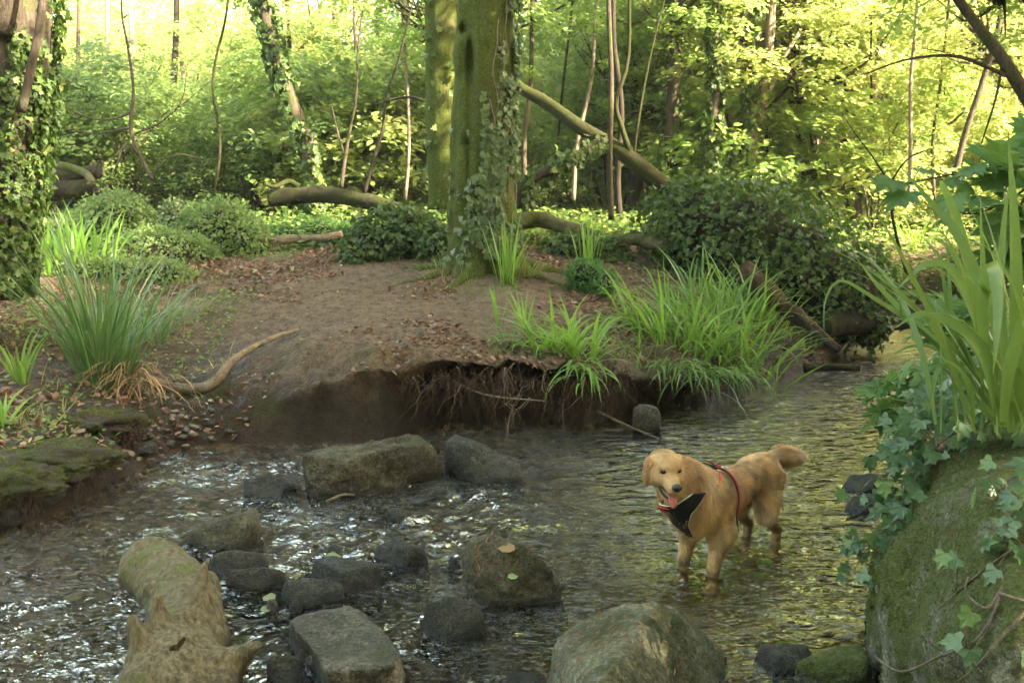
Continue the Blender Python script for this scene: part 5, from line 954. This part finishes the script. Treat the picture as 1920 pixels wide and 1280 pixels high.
trail('trailing_ivy', 'bluish ivy cascading down the left edge of the mossy boulder to the water', [[(1880, 790, 3.8), (1810, 800, 3.8), (1740, 850, 3.9), (1690, 910, 3.95), (1660, 980, 4.0), (1640, 1040, 4.0)], [(1740, 850, 3.9), (1700, 900, 3.9), (1690, 960, 3.9), (1640, 1010, 3.95), (1600, 1070, 4.0)], [(1800, 790, 3.9), (1720, 800, 4.0), (1680, 850, 4.1), (1640, 930, 4.1)]], 190, .066, 1, .055, False)
trail('trailing_ivy', 'crowded ivy on top of the mossy boulder around the iris base', [[(1960, 700, 3.7), (1880, 720, 3.8), (1800, 760, 3.9), (1720, 790, 4.0)], [(1930, 740, 3.6), (1850, 770, 3.7), (1780, 800, 3.8)], [(1960, 660, 3.9), (1880, 690, 4.0), (1790, 720, 4.1), (1700, 760, 4.2)]], 220, .070, 2, .065, False)
trail('trailing_ivy', 'ivy leaves hanging from the right edge onto the face of the mossy boulder', [[(1960, 930, 2.9), (1900, 960, 2.95), (1880, 1010, 3.0), (1840, 1060, 3.0)], [(1970, 1010, 2.8), (1900, 1030, 2.9), (1830, 1080, 2.95), (1760, 1140, 3.05)], [(1960, 880, 3), (1890, 900, 3.05), (1870, 950, 3.05)]], 60, .062, 3, .045, False)
trail('bare_vine', 'leafless pale vine stems looping across the lower face of the mossy boulder', [[(1640, 1230, 3.5), (1690, 1260, 3.3), (1760, 1230, 3.1), (1830, 1200, 3.0), (1870, 1130, 2.95), (1880, 1080, 2.95)], [(1870, 1130, 2.95), (1850, 1180, 2.95), (1810, 1240, 2.9)], [(1880, 1100, 2.9), (1850, 1140, 2.95), (1812, 1110, 3.0), (1815, 1080, 3.0)], [(1930, 1140, 2.8), (1880, 1190, 2.85), (1830, 1250, 2.85), (1790, 1280, 2.85)], [(1870, 1110, 2.9), (1920, 1125, 2.8), (1960, 1120, 2.75)], [(1810, 1175, 3), (1815, 1220, 2.95), (1840, 1260, 2.9)]], 6, .06, 4, .03, True)
# moss fuzz and needles on the boulder, needles on stones
Nn = unit(BV - BV.mean(0)); g = np.random.default_rng(12); fsel = BOULDER[1][g.integers(0, len(BOULDER[1]), 110000)]; bc = g.dirichlet((1, 1, 1), 110000); q = (BV[fsel] * bc[..., None]).sum(1); nn = unit(q - BV.mean(0))
keep = (fbm(q * 3.2, 4, 41) + .25 * nn[:, 2] > -.06) & (nn[:, 1] < .6) & (q[:, 2] > .05); q, nn = q[keep], nn[keep]
V, F = leaves(q - nn * .003, unit(nn + g.normal(0, .6, q.shape) - np.array([0, 0, .3])), rdir(len(q), g), g.uniform(.009, .022, len(q)), LANCE)
o = obj('moss', mesh('moss', V, F, L_MOSSF, False)); o.parent = bo; o.location = -np.array(bo.location)
o = None
NEED = leaf_mat('needle', [(0, (.20, .07, .03)), (.5, (.34, .14, .06)), (1, (.45, .26, .12))], (.3, .1, .05), .1, .8)
def drape(n, fn, ln, seed):
    """needles lying on whatever is below: rays dropped from above"""
    g = np.random.default_rng(seed); dg = bpy.context.evaluated_depsgraph_get(); pos, nr = [], []
    for i in range(n):
        x, y = fn(g); ok, loc, no, _, ob, _ = SC.ray_cast(dg, Vector((x, y, 1.5 if y > 3.6 else 1.6)), Vector((0, 0, -1)))
        if ok and no.z > .15 and loc.z > .03 and ob.name.startswith(('stone', 'boulder')): pos.append(loc[:]); nr.append(no[:])
    pos = np.array(pos); nr = np.array(nr); d = unit(np.cross(nr, rdir(len(pos), g))); return leaves(pos + nr * .003, d, unit(nr + g.normal(0, .3, nr.shape)), g.uniform(*ln, len(pos)), (np.array([[0, 0, 0], [.05, .5, .04], [0, 1, 0], [-.05, .5, .04]]), np.array([[0, 1, 2, 3]])))
bpy.context.view_layer.update()
def pickn(g):
    k = g.integers(0, 3)
    if k == 0: c = W(g.uniform(860, 1060), g.uniform(1040, 1130), .15)
    elif k == 1: c = W(g.uniform(1030, 1300), g.uniform(1140, 1280), .2)
    else: c = np.array([g.uniform(1.25, 2.1), g.uniform(2.9, 4.1), 0])
    return c[0], c[1]
V, F = drape(900, pickn, (.015, .045), 3); o = obj('needle_litter', mesh('needle_litter', V, F, NEED, False)); tag(o, 'orange conifer needles scattered on the boulders', 'litter', kind='stuff')
for k, (px, py, h, s, lab) in enumerate([(966, 1030, .27, .085, 'dry curled tan leaf on top of the pointed grey boulder'), (952, 1082, .22, .05, 'small yellow leaf low on the pointed grey boulder'), (516, 1122, .03, .07, 'round pale green leaf floating near the tiny brown pebble'), (488, 1143, .03, .055, 'pale green leaf floating left of the tiny brown pebble'), (872, 1136, .03, .06, 'yellow green leaf caught at the foot of the pointed grey boulder'), (610, 1046, .03, .085, 'pale green leaf stuck on the thin dark sliver of stone')]):
    c = W(px, py, h); g = np.random.default_rng(k); t = (np.array([[0, 0, 0], [.38, .2, .04], [.46, .6, .07], [0, 1.0, -.04], [-.46, .6, .07], [-.38, .2, .04]]), np.array([[0, 1, 2, 3], [0, 3, 4, 5]]))
    V, F = leaves(np.zeros((1, 3)), unit(np.array([[1 if k % 2 else -1, .4, 0]])), np.array([[0, -.25, 1.0]]), np.array([s]), t); o = obj('leaf', mesh('leaf', V, F, L_DEAD if k == 0 else L_FLECK), None, c); tag(o, lab, 'leaf')
# ================================================================ DRIFTWOOD STUMP
def dw(p):
    q = p + .012 * np.stack([vnoise(p.reshape(-1, 3) * 14, s).reshape(p.shape[:-1]) for s in (1, 2, 3)], -1)
    A = lambda px, py, Z: P(px, py, Z)
    f = rcone(q, A(285, 1070, 4.85), A(345, 1120, 4.55), .155, .150)
    f = smin(f, rcone(q, A(345, 1120, 4.55), A(355, 1210, 4.15), .145, .17), .08)
    f = smin(f, rcone(q, A(300, 1225, 4.0), A(300, 1300, 3.8), .12, .16), .08)
    f = smin(f, rcone(q, A(360, 1160, 4.15), A(386, 1052, 4.22), .090, .012), .045)       # upright pointed spike
    f = smin(f, rcone(q, A(300, 1215, 4.0), A(297, 1122, 4.02), .06, .014), .035)
    f = smin(f, rcone(q, A(275, 1240, 3.85), A(246, 1158, 3.86), .055, .022), .03)         # left broken spike
    f = smin(f, rcone(q, A(360, 1240, 3.95), A(430, 1245, 3.9), .10, .055), .06)
    f = smin(f, rcone(q, A(430, 1245, 3.9), A(484, 1212, 3.85), .055, .022), .04)        # right prong
    f = smin(f, rcone(q, A(340, 1260, 3.9), A(360, 1330, 3.75), .14, .14), .08)
    f = smin(f, rcone(q, A(410, 1250, 3.85), A(420, 1320, 3.75), .04, .06), .05)
    cut = rcone(q, A(322, 1235, 3.78), A(345, 1205, 3.86), .022, .02)
    f = np.maximum(f, -smin(cut, cut, .01)); cut = rcone(q, A(276, 1185, 3.80), A(282, 1240, 3.72), .014, .02); f = np.maximum(f, -cut)
    ax = np.array([.35, -.55, .75]); s = p @ (ax / np.linalg.norm(ax)); u = p - s[..., None] * ax / np.linalg.norm(ax)
    gr = fbm(np.concatenate([u * 42], -1).reshape(-1, 3) + np.repeat((s.reshape(-1, 1) * 5), 3, 1), 3, 7).reshape(s.shape); return f + .008 * gr + .014 * fbm(p.reshape(-1, 3) * 11, 3, 9).reshape(s.shape)
V, F = sdf_mesh(dw, (-2.0, 3.3, -.12), (-.75, 5.2, .62), .0085)
m = NT('driftwood'); gw = m.n('Mapping', {'Vector': m.pos(), 'Rotation': (.75, .45, 0), 'Scale': (1, 1, .12)}).outputs[0]
a = m.noise(48, 6, .7, gw, .35); b = m.noise(5, 5, .6); z = m.n('SeparateXYZ', {'Vector': m.pos()}).outputs
col = m.ramp(a, [(.30, (.030, .022, .010)), (.44, (.11, .085, .044)), (.56, (.185, .148, .085)), (.72, (.30, .25, .155))]); col = m.mix(m.v(b, .4, .62, 0, .5), col, (.11, .098, .055))
mf = m.v(m.math('ADD', m.math('MULTIPLY', b, .5), m.math('MULTIPLY', m.noise(13, 6, .7), .5)), .53, .60); col = m.mix(m.math('MULTIPLY', mf, .8), col, m.ramp(m.noise(80, 3), [(.3, (.05, .065, .008)), (.7, (.15, .18, .02))]))
wt = m.v(m.math('ADD', z['Z'], m.math('MULTIPLY', m.noise(8, 4), .08)), .06, .12, 1, 0); col = m.mix(m.math('MULTIPLY', wt, .75), col, (.015, .012, .007))
DW = m.done(m.bsdf(col, m.v(wt, 0, 1, .85, .35), m.bump(m.math('ADD', a, m.math('MULTIPLY', m.noise(90, 4, .7, gw), .5)), 1.0, .02), .3))
c = np.array([-1.4, 4.2, 0]); o = obj('driftwood_stump', mesh('driftwood_stump', V - c, F, DW), None, c); tag(o, 'weathered driftwood stump with torn pointed root end, moss patched, at bottom left', 'driftwood')
# ================================================================ DOG (local frame: +x forward, +y its left, z up from the paws)
HA = math.radians(52); HN = np.array([.545, -.035, .660]); HP = math.radians(-12)
ch, sh = math.cos(HA), math.sin(HA); cp_, sp_ = math.cos(HP), math.sin(HP)
HR = np.array([[ch, -sh, 0], [sh, ch, 0], [0, 0, 1]]) @ np.array([[cp_, 0, -sp_], [0, 1, 0], [sp_, 0, cp_]])   # head frame to body frame
HS = 1.07; HR = HR * HS; HS2 = HS * HS
def hd(v): return HN + HR @ np.asarray(v, float)
def dog_head(p):
    h = (p - HN) @ HR / HS2
    ay = np.stack([h[..., 0], np.abs(h[..., 1]), h[..., 2]], -1)
    f = ellip(h, (-.012, 0, .018), (.090, .068, .058))
    f = smin(f, ellip(h, (.035, 0, .030), (.050, .050, .042)), .02)
    f = smin(f, ellip(ay, (.018, .036, -.022), (.055, .036, .042)), .025)
    f = smin(f, rcone(h, (.05, 0, -.010), (.136, 0, -.024), .044, .030), .018)
    f = smin(f, ellip(ay, (.105, .014, -.034), (.036, .017, .018)), .012)
    f = smin(f, ellip(ay, (.058, .030, .040), (.018, .015, .010)), .012)
    f = smin(f, rcone(h, (.0, 0, -.055), (.100, 0, -.096), .036, .016), .010)
    mouth = ellip(h, (.098, 0, -.062), (.066, .032, .015)); f = -smin(-f, mouth, .004) if False else np.maximum(f, -mouth)
    eye = ellip(ay, (.070, .034, .026), (.016, .011, .009)); f = np.maximum(f, -(eye))
    ear = smin(ellip(ay, (-.016, .080, -.020), (.034, .013, .064)), ellip(ay, (-.010, .062, .038), (.028, .022, .018)), .02); f = smin(f, ear, .010)
    return f
LEGS = []
def dog_torso(p):
    ay = np.stack([p[..., 0], np.abs(p[..., 1]), p[..., 2]], -1)
    f = ellip(p, (.12, 0, .435), (.235, .102, .120))
    f = smin(f, ellip(p, (.255, 0, .445), (.125, .104, .125)), .05)
    f = smin(f, ellip(p, (-.11, 0, .460), (.21, .086, .085)), .06)
    f = smin(f, ellip(p, (-.29, 0, .465), (.14, .094, .100)), .05)
    f = smin(f, rcone(p, (.27, 0, .50), (.45, -.02, .60), .105, .084), .05)
    f = smin(f, rcone(p, (.33, 0, .40), (.47, -.01, .55), .085, .078), .05)
    f = smin(f, rcone(p, (.44, -.02, .60), (.53, -.033, .645), .084, .072), .04)
    # front legs
    f = smin(f, ellip(ay, (.235, .080, .385), (.085, .042, .125)), .04)
    f = smin(f, rcone(ay, (.215, .088, .30), (.235, .088, .27), .058, .050), .035)
    f = smin(f, rcone(ay, (.235, .088, .28), (.285, .086, .12), .045, .029), .03)
    f = smin(f, rcone(ay, (.285, .086, .12), (.292, .086, .045), .028, .026), .015)
    f = smin(f, rcone(ay, (.292, .086, .030), (.335, .086, .020), .030, .024), .015)
    # hind legs
    f = smin(f, ellip(ay, (-.275, .070, .400), (.098, .046, .120)), .04)
    f = smin(f, rcone(ay, (-.265, .080, .34), (-.235, .088, .265), .060, .042), .04)
    f = smin(f, rcone(ay, (-.235, .088, .265), (-.365, .088, .150), .040, .022), .03)
    f = smin(f, rcone(ay, (-.368, .086, .155), (-.345, .086, .045), .024, .022), .014)
    f = smin(f, rcone(ay, (-.342, .086, .028), (-.298, .086, .019), .027, .022), .014)
    # tail
    f = smin(f, rcone(p, (-.39, 0, .515), (-.52, 0, .515), .034, .026), .03)
    f = smin(f, rcone(p, (-.52, 0, .510), (-.81, .0, .462), .030, .012), .02)
    return f
def dog_body(p): return smin(dog_torso(p), dog_head(p), .03)
Vd, Fd = sdf_mesh(dog_body, (-.84, -.26, -.03), (.80, .30, .82), .0075)
Nd = vnormals(Vd, Fd)
DB = np.array([-.67, -.742]); DANG = math.atan2(DB[1], DB[0])
FR, HN_ = W(1330, 1083, 0), W(1448, 1019, 0)
dctr = (FR + HN_) / 2 + 0.0; left = np.array([-DB[1], DB[0]]); dctr[:2] -= left * .086
vec = FR[:2] - HN_[:2]; DANG = math.atan2(vec[1], vec[0]); DOGZ = -.085
dctr[:2] = (FR[:2] + HN_[:2]) / 2 - np.array([-math.sin(DANG), math.cos(DANG)]) * .086; SCL = np.linalg.norm(vec) / .64; SCL = min(max(SCL, .9), 1.12)
print('DOG', dctr, math.degrees(DANG), SCL, np.linalg.norm(vec))
def dcol(q, n=None):
    """coat colour by place on the body"""
    x, y, z = q[:, 0], q[:, 1], q[:, 2]; base = np.array([.50, .265, .105]); light = np.array([.74, .52, .28]); dark = np.array([.30, .125, .042])
    t = fbm(q * np.array([9, 9, 14]), 4, 3)[:, None]; c = base + (light - base) * np.clip(.25 + 1.2 * t, 0, 1) * .6
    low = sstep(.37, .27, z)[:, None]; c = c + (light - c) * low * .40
    h = (q - HN) @ HR / HS2; face = sstep(.17, .09, np.linalg.norm(h - np.array([.03, 0, -.01]), axis=1))[:, None]; c = c + (np.array([.62, .40, .19]) - c) * face * .8
    ear = (sstep(.066, .078, np.abs(h[:, 1])) * (np.linalg.norm(h, axis=1) < .16))[:, None]; c = c + (dark * 1.15 - c) * ear * .75
    chest = (sstep(.30, .40, x) * sstep(.62, .5, z))[:, None]; c = c + (light - c) * chest * .45
    ruff = (sstep(.10, .0, np.abs(x - .36)) * sstep(.45, .55, z))[:, None]; c = c + (light - c) * ruff * .35
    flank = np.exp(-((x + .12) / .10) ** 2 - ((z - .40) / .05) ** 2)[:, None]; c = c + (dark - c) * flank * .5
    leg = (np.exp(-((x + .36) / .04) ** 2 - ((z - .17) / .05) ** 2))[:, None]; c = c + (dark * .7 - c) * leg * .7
    
    wl = np.exp(-((z - .112) / .016) ** 2)[:, None]; c = c * (1 - .6 * wl)
    return np.clip(c, 0, 1)
def set_col(me, cols):
    a = me.color_attributes.new('coat', 'FLOAT_COLOR', 'POINT'); a.data.foreach_set('color', np.concatenate([cols, np.ones((len(cols), 1))], 1).astype(np.float32).ravel())
m = NT('dog_skin'); at = m.n('Attribute', attribute_name='coat').outputs['Color']; at = m.mix(.3, at, (.16, .07, .025)); SKIN = m.done(m.bsdf(at, .8, m.bump(m.noise(160, 3), .5, .01), .2))
m = NT('dog_fur'); at = m.n('Attribute', attribute_name='coat').outputs['Color']; r = m.n('NewGeometry').outputs['Random Per Island']; at = m.mix(m.v(r, 0, 1, 0, .55), at, (.66, .47, .27), 'MIX'); at = m.mix(m.v(r, .8, 1, 0, .4), at, (.17, .07, .025))
fb = m.bsdf(at, .55, None, .35); tb = m.n('BsdfTranslucent', {'Color': at}).outputs[0]; FUR = m.done(m.n('MixShader', {0: .22, 1: fb, 2: tb}).outputs[0])
dog = empty('dog', (dctr[0], dctr[1], DOGZ), DANG); dog.scale = (SCL,) * 3; tag(dog, 'golden retriever in a black and red harness standing in the stream, tongue out', 'dog')
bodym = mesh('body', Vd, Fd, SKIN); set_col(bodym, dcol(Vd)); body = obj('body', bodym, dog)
def raysurf(o, d, t1=.6, off=0.0):
    """march inwards onto the body surface"""
    o = np.asarray(o, float); d = unit(np.asarray(d, float)); t = np.zeros(len(o))
    for i in range(60): t = t + np.clip(dog_torso(o + d * t[:, None]) - off, -.02, .05) * .8
    return o + d * t[:, None]
# ---- harness
m = NT('harness_black'); HBLK = m.done(m.bsdf((.012, .012, .014), .75, m.bump(m.noise(350, 2), .4, .003), .3))
m = NT('harness_red'); HRED = m.done(m.bsdf((.42, .018, .018), .6, None, .35)); m = NT('harness_piping'); HPIP = m.done(m.bsdf((.55, .48, .40), .7))
m = NT('metal_ring'); HMET = m.done(m.bsdf((.5, .5, .5), .3, None, .5, **{'Metallic': 1.0}))
hs = obj('harness', None, dog) if False else None
def grid_patch(S, off_in, nu, nv, th=.007):
    V = np.vstack([S.reshape(-1, 3)]); i = np.arange(nv - 1)[:, None] * nu + np.arange(nu - 1)[None, :]; F = np.stack([i, i + 1, i + nu + 1, i + nu], -1).reshape(-1, 4); return V, [F]
# chest plate: rows from throat to between the front legs, on a fan of rays round the chest
zc = np.linspace(.535, .285, 34); tt = np.linspace(0, 1, 34)
lo_ = np.interp(tt, [0, .28, .42, .7, 1], [.34, .08, -.66, -.30, .08]); hi_ = np.interp(tt, [0, .28, .42, .7, 1], [.56, .40, .30, .20, .24])
rows = []
for z_, l_, h_ in zip(zc, lo_, hi_):
    ang = np.linspace(l_, h_, 17); o_ = np.stack([.24 + np.cos(ang) * .34, np.sin(ang) * .34, np.full(17, z_) + .03], -1); rows.append(raysurf(o_, np.stack([-np.cos(ang), -np.sin(ang), -.10 + 0 * ang], -1), off=.036))
S = np.array(rows); V, F = grid_patch(S, 0, 17, 34)
har = obj('harness', mesh('harness', V, F, HBLK), body); har['label'] = 'black chest plate with pale piping and red straps'
md = har.modifiers.new('solid', 'SOLIDIFY'); md.thickness = .006; md.offset = 0
def strap(name, pts, wd, mat, thick=.004, closed=False):
    """flat band along pts, facing away from the body"""
    p_ = np.asarray(pts); e = 1e-3; gN = np.stack([dog_torso(p_ + np.eye(3)[k] * e) - dog_torso(p_ - np.eye(3)[k] * e) for k in range(3)], -1); gN = unit(gN); T = np.gradient(p_, axis=0); s = unit(np.cross(T, gN)) * wd * .5
    V = np.stack([p_ - s + gN * 0, p_ + s, p_ + s + gN * thick, p_ - s + gN * thick], 1).reshape(-1, 3); n = len(p_); i = np.arange(n - 1)[:, None] * 4 + np.arange(4)[None, :]; j = np.arange(n - 1)[:, None] * 4 + (np.arange(4)[None, :] + 1) % 4
    F = np.stack([i, j, j + 4, i + 4], -1).reshape(-1, 4); return obj(name, mesh(name, V, F, mat), har)
for sgn in (0, 16):
    q = S[:, sgn]; Vt, Ft = tube(q + 0, .0042, 6); obj('piping', mesh('piping', Vt, Ft, HPIP), har)
# girth strap behind the front legs, slanted
th = np.linspace(-math.pi / 2 + .35, math.pi * 1.5 - .35, 70); o_ = np.stack([.135 - .03 * np.sin(th), np.cos(th) * .4, .42 + np.sin(th) * .4], -1); q = raysurf(o_, np.stack([0 * th, -np.cos(th), -np.sin(th)], -1), off=.019); strap('girth_strap', q, .020, HBLK); strap('red_webbing', q + unit(q - np.array([.13, 0, .42])) * .004, .009, HRED)
for sg in (1,):
    w0 = S[2, 16 if sg > 0 else 0]; th = np.linspace(0, 1, 24); tgt = np.array([.16, .02 * sg, .60]); mid = np.array([.33, .15 * sg, .56]); pp = spline([w0, mid, tgt], 24); ctr = np.array([.27, 0, .50]); q = raysurf(ctr + unit(pp - ctr) * .4, -(pp - ctr), off=.010); strap('shoulder_strap', q, .016, HRED)
q = raysurf(np.stack([np.linspace(.10, .24, 14), np.zeros(14), np.full(14, .9)], -1), np.tile([0, 0, -1.0], (14, 1)), off=.022); strap('back_strap', q, .035, HBLK); strap('back_handle', q + np.array([0, 0, .014]), .014, HRED)
th = np.linspace(0, 2 * np.pi, 20); c_ = q[3] + np.array([-.02, .03, .01]); obj('metal_ring', mesh('metal_ring', *tube(c_ + np.stack([np.cos(th) * .014, np.sin(th) * .014, 0 * th], -1), .003, 6, cap=False), HMET), har)
c_ = S[13, 5] + unit(S[13, 5] - np.array([.24, 0, S[13, 5][2]])) * .008; bx = S[11:17, 3:8].reshape(-1, 3) + unit(S[13, 5] - np.array([.24, 0, .42])) * .014; i = np.arange(5)[:, None] * 5 + np.arange(4)[None, :]; F = np.stack([i, i + 1, i + 6, i + 5], -1).reshape(-1, 4); o = obj('red_tab', mesh('red_tab', bx, F, HRED), har); md = o.modifiers.new('solid', 'SOLIDIFY'); md.thickness = .006
HARN = np.vstack([S.reshape(-1, 3)])
# ---- eyes, nose, mouth, tongue
m = NT('eye_dark'); EYE = m.done(m.bsdf((.012, .006, .003), .06, None, .6)); m = NT('nose_black'); NOSE = m.done(m.bsdf((.018, .017, .019), .32, m.bump(m.noise(300, 2), .3, .002), .5)); m = NT('tongue'); TONG = m.done(m.bsdf((.55, .17, .17), .4, m.bump(m.noise(200, 2), .3, .003), .5)); m = NT('lip_dark'); LIP = m.done(m.bsdf((.02, .015, .015), .45, None, .4)); m = NT('tooth'); TOOTH = m.done(m.bsdf((.7, .66, .55), .4))
def blob(name, c, r, mat, par, frame=True, sub=3):
    D_, F_ = ICO[sub]; V = D_ * np.array(r); V = (HN + (np.array(c) + V) @ HR.T) if frame else V + np.array(c); return obj(name, mesh(name, V, F_, mat), par)
head = body
for sg in (1, -1):
    blob('eyelid', (.0655, .034 * sg, .0265), (.0115, .0150, .0120), LIP, head); blob('eye', (.0685, .0345 * sg, .0265), (.0108, .0118, .0104), EYE, head)
nz = ICO[4][0].copy(); v_ = nz * np.array([.0185, .0245, .0185]); v_[:, 1] *= 1 - .25 * sstep(0, -.016, v_[:, 2]); 
for sg in (1, -1):
    dd = np.linalg.norm(v_ - np.array([.014, .010 * sg, -.003]), axis=1); v_[:, 0] -= .007 * np.exp(-(dd / .005) ** 2)
obj('nose', mesh('nose', HN + (np.array([.160, 0, -.006]) + v_) @ HR.T, ICO[4][1], NOSE), head)
t = np.linspace(0, 1, 16); yy = np.linspace(-1, 1, 9); S2 = []
for k in t:
    wv = .021 * (1 - .2 * k) * (1 if k < .85 else math.sqrt(max(0.02, 1 - ((k - .85) / .15) ** 2))); cx = .055 + .075 * min(k, .75) / .75 + (.010 * max(0, k - .75) / .25); cz = -.068 - .014 * k - .034 * max(0, k - .62) / .38
    S2.append(np.stack([cx - .004 * yy ** 2, yy * wv, cz + .005 * yy ** 2], -1))
S2 = np.array(S2).reshape(-1, 3); i = np.arange(15)[:, None] * 9 + np.arange(8)[None, :]; F = np.stack([i, i + 1, i + 10, i + 9], -1).reshape(-1, 4); o = obj('tongue', mesh('tongue', HN + S2 @ HR.T, F, TONG), head); md = o.modifiers.new('solid', 'SOLIDIFY'); md.thickness = .007
for sg in (1, -1):
    q = HN + spline(np.array([(.02, .042 * sg, -.048), (.06, .038 * sg, -.068), (.095, .026 * sg, -.082), (.114, .006 * sg, -.086)]), 16) @ HR.T; Vt, Ft = tube(q, .0052, 6); obj('lip', mesh('lip', Vt, Ft, LIP), head)
    q = HN + spline(np.array([(.03, .043 * sg, -.043), (.07, .037 * sg, -.049), (.115, .027 * sg, -.046), (.146, .008 * sg, -.040)]), 16) @ HR.T; Vt, Ft = tube(q, .0040, 6); obj('lip', mesh('lip', Vt, Ft, LIP), head)
    for k in (.098,): blob('tooth', (k, .019 * sg, -.069), (.0022, .0022, .006), TOOTH, head, True, 2)
# ---- fur
def grow(n, seed):
    g = np.random.default_rng(seed); v0, v1, v2, v3 = (Vd[Fd[:, k]] for k in range(4)); ar = np.linalg.norm(np.cross(v2 - v0, v3 - v1), axis=1); f = g.choice(len(Fd), n, p=ar / ar.sum()); a, b = g.random((2, n, 1))
    q = (v0[f] * (1 - a) + v1[f] * a) * (1 - b) + (v3[f] * (1 - a) + v2[f] * a) * b; nn = unit(Nd[Fd[f]].mean(1)); return q, nn, g
q, nn, g = grow(120000, 4)
x, y, z = q.T; h = (q - HN) @ HR / HS2; rh = np.linalg.norm(h - np.array([.02, 0, 0]), axis=1); inh0 = rh < .135; inh = inh0 | ((h[:, 0] > .03) & (rh < .19)); hx, hy, hz_ = h.T
L = np.full(len(q), .026)
flow = np.tile(np.array([-.85, 0, -.40]), (len(q), 1)); legf = sstep(.30, .22, z); flow = flow * (1 - legf[:, None]) + np.array([-.15, 0, -1.0]) * legf[:, None]
chest = sstep(.30, .38, x) * (z < .60) * ~inh; flow = flow * (1 - chest[:, None]) + np.array([.10, 0, -1.0]) * chest[:, None]; L += .030 * chest
L += .022 * sstep(.24, .34, x) * sstep(.45, .50, z) * ~inh
belly = sstep(.42, .34, z) * (z > .25) * (x > -.2) * (x < .2); L += .010 * belly; flow[:, 2] -= .5 * belly
bh = (x < -.28) & (z > .17) & (z < .50) & (x < -.35); L += .045 * bh; flow = np.where(bh[:, None], np.array([-.55, 0, -.95]), flow)
fe = (x > .13) & (x < .24) & (z > .14) & (z < .34); L += .008 * fe; flow = np.where(fe[:, None], np.array([-.5, 0, -.9]), flow)
rump = (x < -.30) & (z > .45); L += .01 * rump
L = L * 1.4; tail = x < -.44; L = np.where(tail, .065 + .06 * sstep(-.45, -.55, x) * sstep(-.74, -.6, x), L); flow = np.where(tail[:, None], np.array([-1.0, 0, -.28]) + unit(np.stack([0 * x, y, z - .50], -1)) * .28 * np.array([1, 1, .8]), flow)
L = np.where(z < .24, np.minimum(L, .016 + .03 * fe), L); L = np.where(z < .10, .007, L)
fl_h = np.stack([-.8 + 0 * hx, np.sign(hy) * .35, -.35 + .9 * sstep(.0, .06, hz_)], -1) @ HR.T; flow = np.where(inh[:, None], fl_h, flow); L = np.where(inh, np.interp(hx, [-.08, .0, .05, .10], [.028, .014, .008, .004]), L)
ear = inh & (np.abs(hy) > .070); flow = np.where(ear[:, None], np.array([0, 0, -1.0]) @ np.eye(3), flow); L = np.where(ear, .020, L)
cheek = inh & (hx < .03) & (hz_ < -.02) & ~ear; L = np.where(cheek, .030, L); flow = np.where(cheek[:, None], np.stack([-.5 + 0 * hx, np.sign(hy) * .2, -1 + 0 * hx], -1) @ HR.T, flow)
# keep hair off harness, eyes, nose, mouth
def near(A, B, r):
    out = np.zeros(len(A), bool)
    for c in B: out |= ((A - c) ** 2).sum(1) < r * r
    return out
bad = near(q, HARN[::2], .016); gir = np.abs(x - (.135 - .03 * np.sin(np.arctan2(z - .42, y)))) < .010; bad |= gir & (z > .2) & (np.abs(y) > .0)
bad |= inh & (np.linalg.norm(np.stack([hx - .068, np.abs(hy) - .034, hz_ - .0265], -1), axis=1) < .0155); bad |= inh & (np.linalg.norm(h - np.array([.160, 0, -.006]), axis=1) < .025); bad |= inh & (((h - np.array([.095, 0, -.062])) / np.array([.068, .042, .024])) ** 2).sum(1).__lt__(1)
k = ~bad; q, nn, flow, L = q[k], nn[k], flow[k], L[k]
clumpn = np.stack([fbm(q * 24, 2, s_) for s_ in (5, 6, 7)], -1); flow = unit(flow) + clumpn * 1.0; tan = flow - nn * (flow * nn).sum(1)[:, None]; tan = unit(tan); L = L * g.uniform(.6, 1.25, len(q))
d0 = unit(tan + nn * .55 + g.normal(0, .14, q.shape)); d1 = unit(tan + nn * .12 + g.normal(0, .12, q.shape) + np.array([0, 0, -.25])); wv = unit(np.cross(tan, nn)); wd = (.0009 + .014 * L)[:, None] * .8
p0 = q - nn * .001; p1 = p0 + d0 * (L * .42)[:, None]; p2 = p1 + d1 * (L * .58)[:, None]
V = np.stack([p0 - wv * wd, p0 + wv * wd, p1 - wv * wd * .8, p1 + wv * wd * .8, p2], 1).reshape(-1, 3); b = np.arange(len(q)) * 5
F = [np.stack([b, b + 1, b + 3, b + 2], -1), np.stack([b + 2, b + 3, b + 4], -1)]
cc = dcol(q); tl = sstep(-.48, -.60, q[:, 0])[:, None]; cc = cc * (1 - tl) + tl * (cc * .2 + np.array([.78, .60, .38]) * .8); cc = np.clip(cc * g.uniform(.75, 1.2, (len(q), 1)), 0, 1)
fm = mesh('fur', V, F, FUR, True); fc = np.repeat(cc, 5, 0) * np.tile([.55, .55, .9, .9, 1.2], len(cc))[:, None]; cl = fbm(np.repeat(q, 5, 0) * np.array([26, 26, 16]), 3, 15); set_col(fm, np.clip(fc * (1 + 1.25 * cl)[:, None], 0, 1)); obj('fur', fm, body)  # strand roots darkened and tips lightened: shading painted into the flat-lit fur
# ================================================================ HAZE
HZ = NT('haze'); HZ.t.links.new(HZ.n('VolumePrincipled', {'Color': (.97, .97, .88, 1), 'Density': 0.0009, 'Anisotropy': .2}).outputs[0], HZ.out.inputs['Volume'])
bm = bmesh.new(); bmesh.ops.create_cube(bm, size=1.0); me = bpy.data.meshes.new('haze'); bm.to_mesh(me); bm.free(); me.materials.append(HZ.m)
o = obj('haze', me, None, (0, 0, 9.5)); o.scale = (303, 303, 23.0); tag(o, 'thin pale haze in the woodland air', 'haze', kind='stuff')
print('OBJECTS', len(bpy.data.objects))
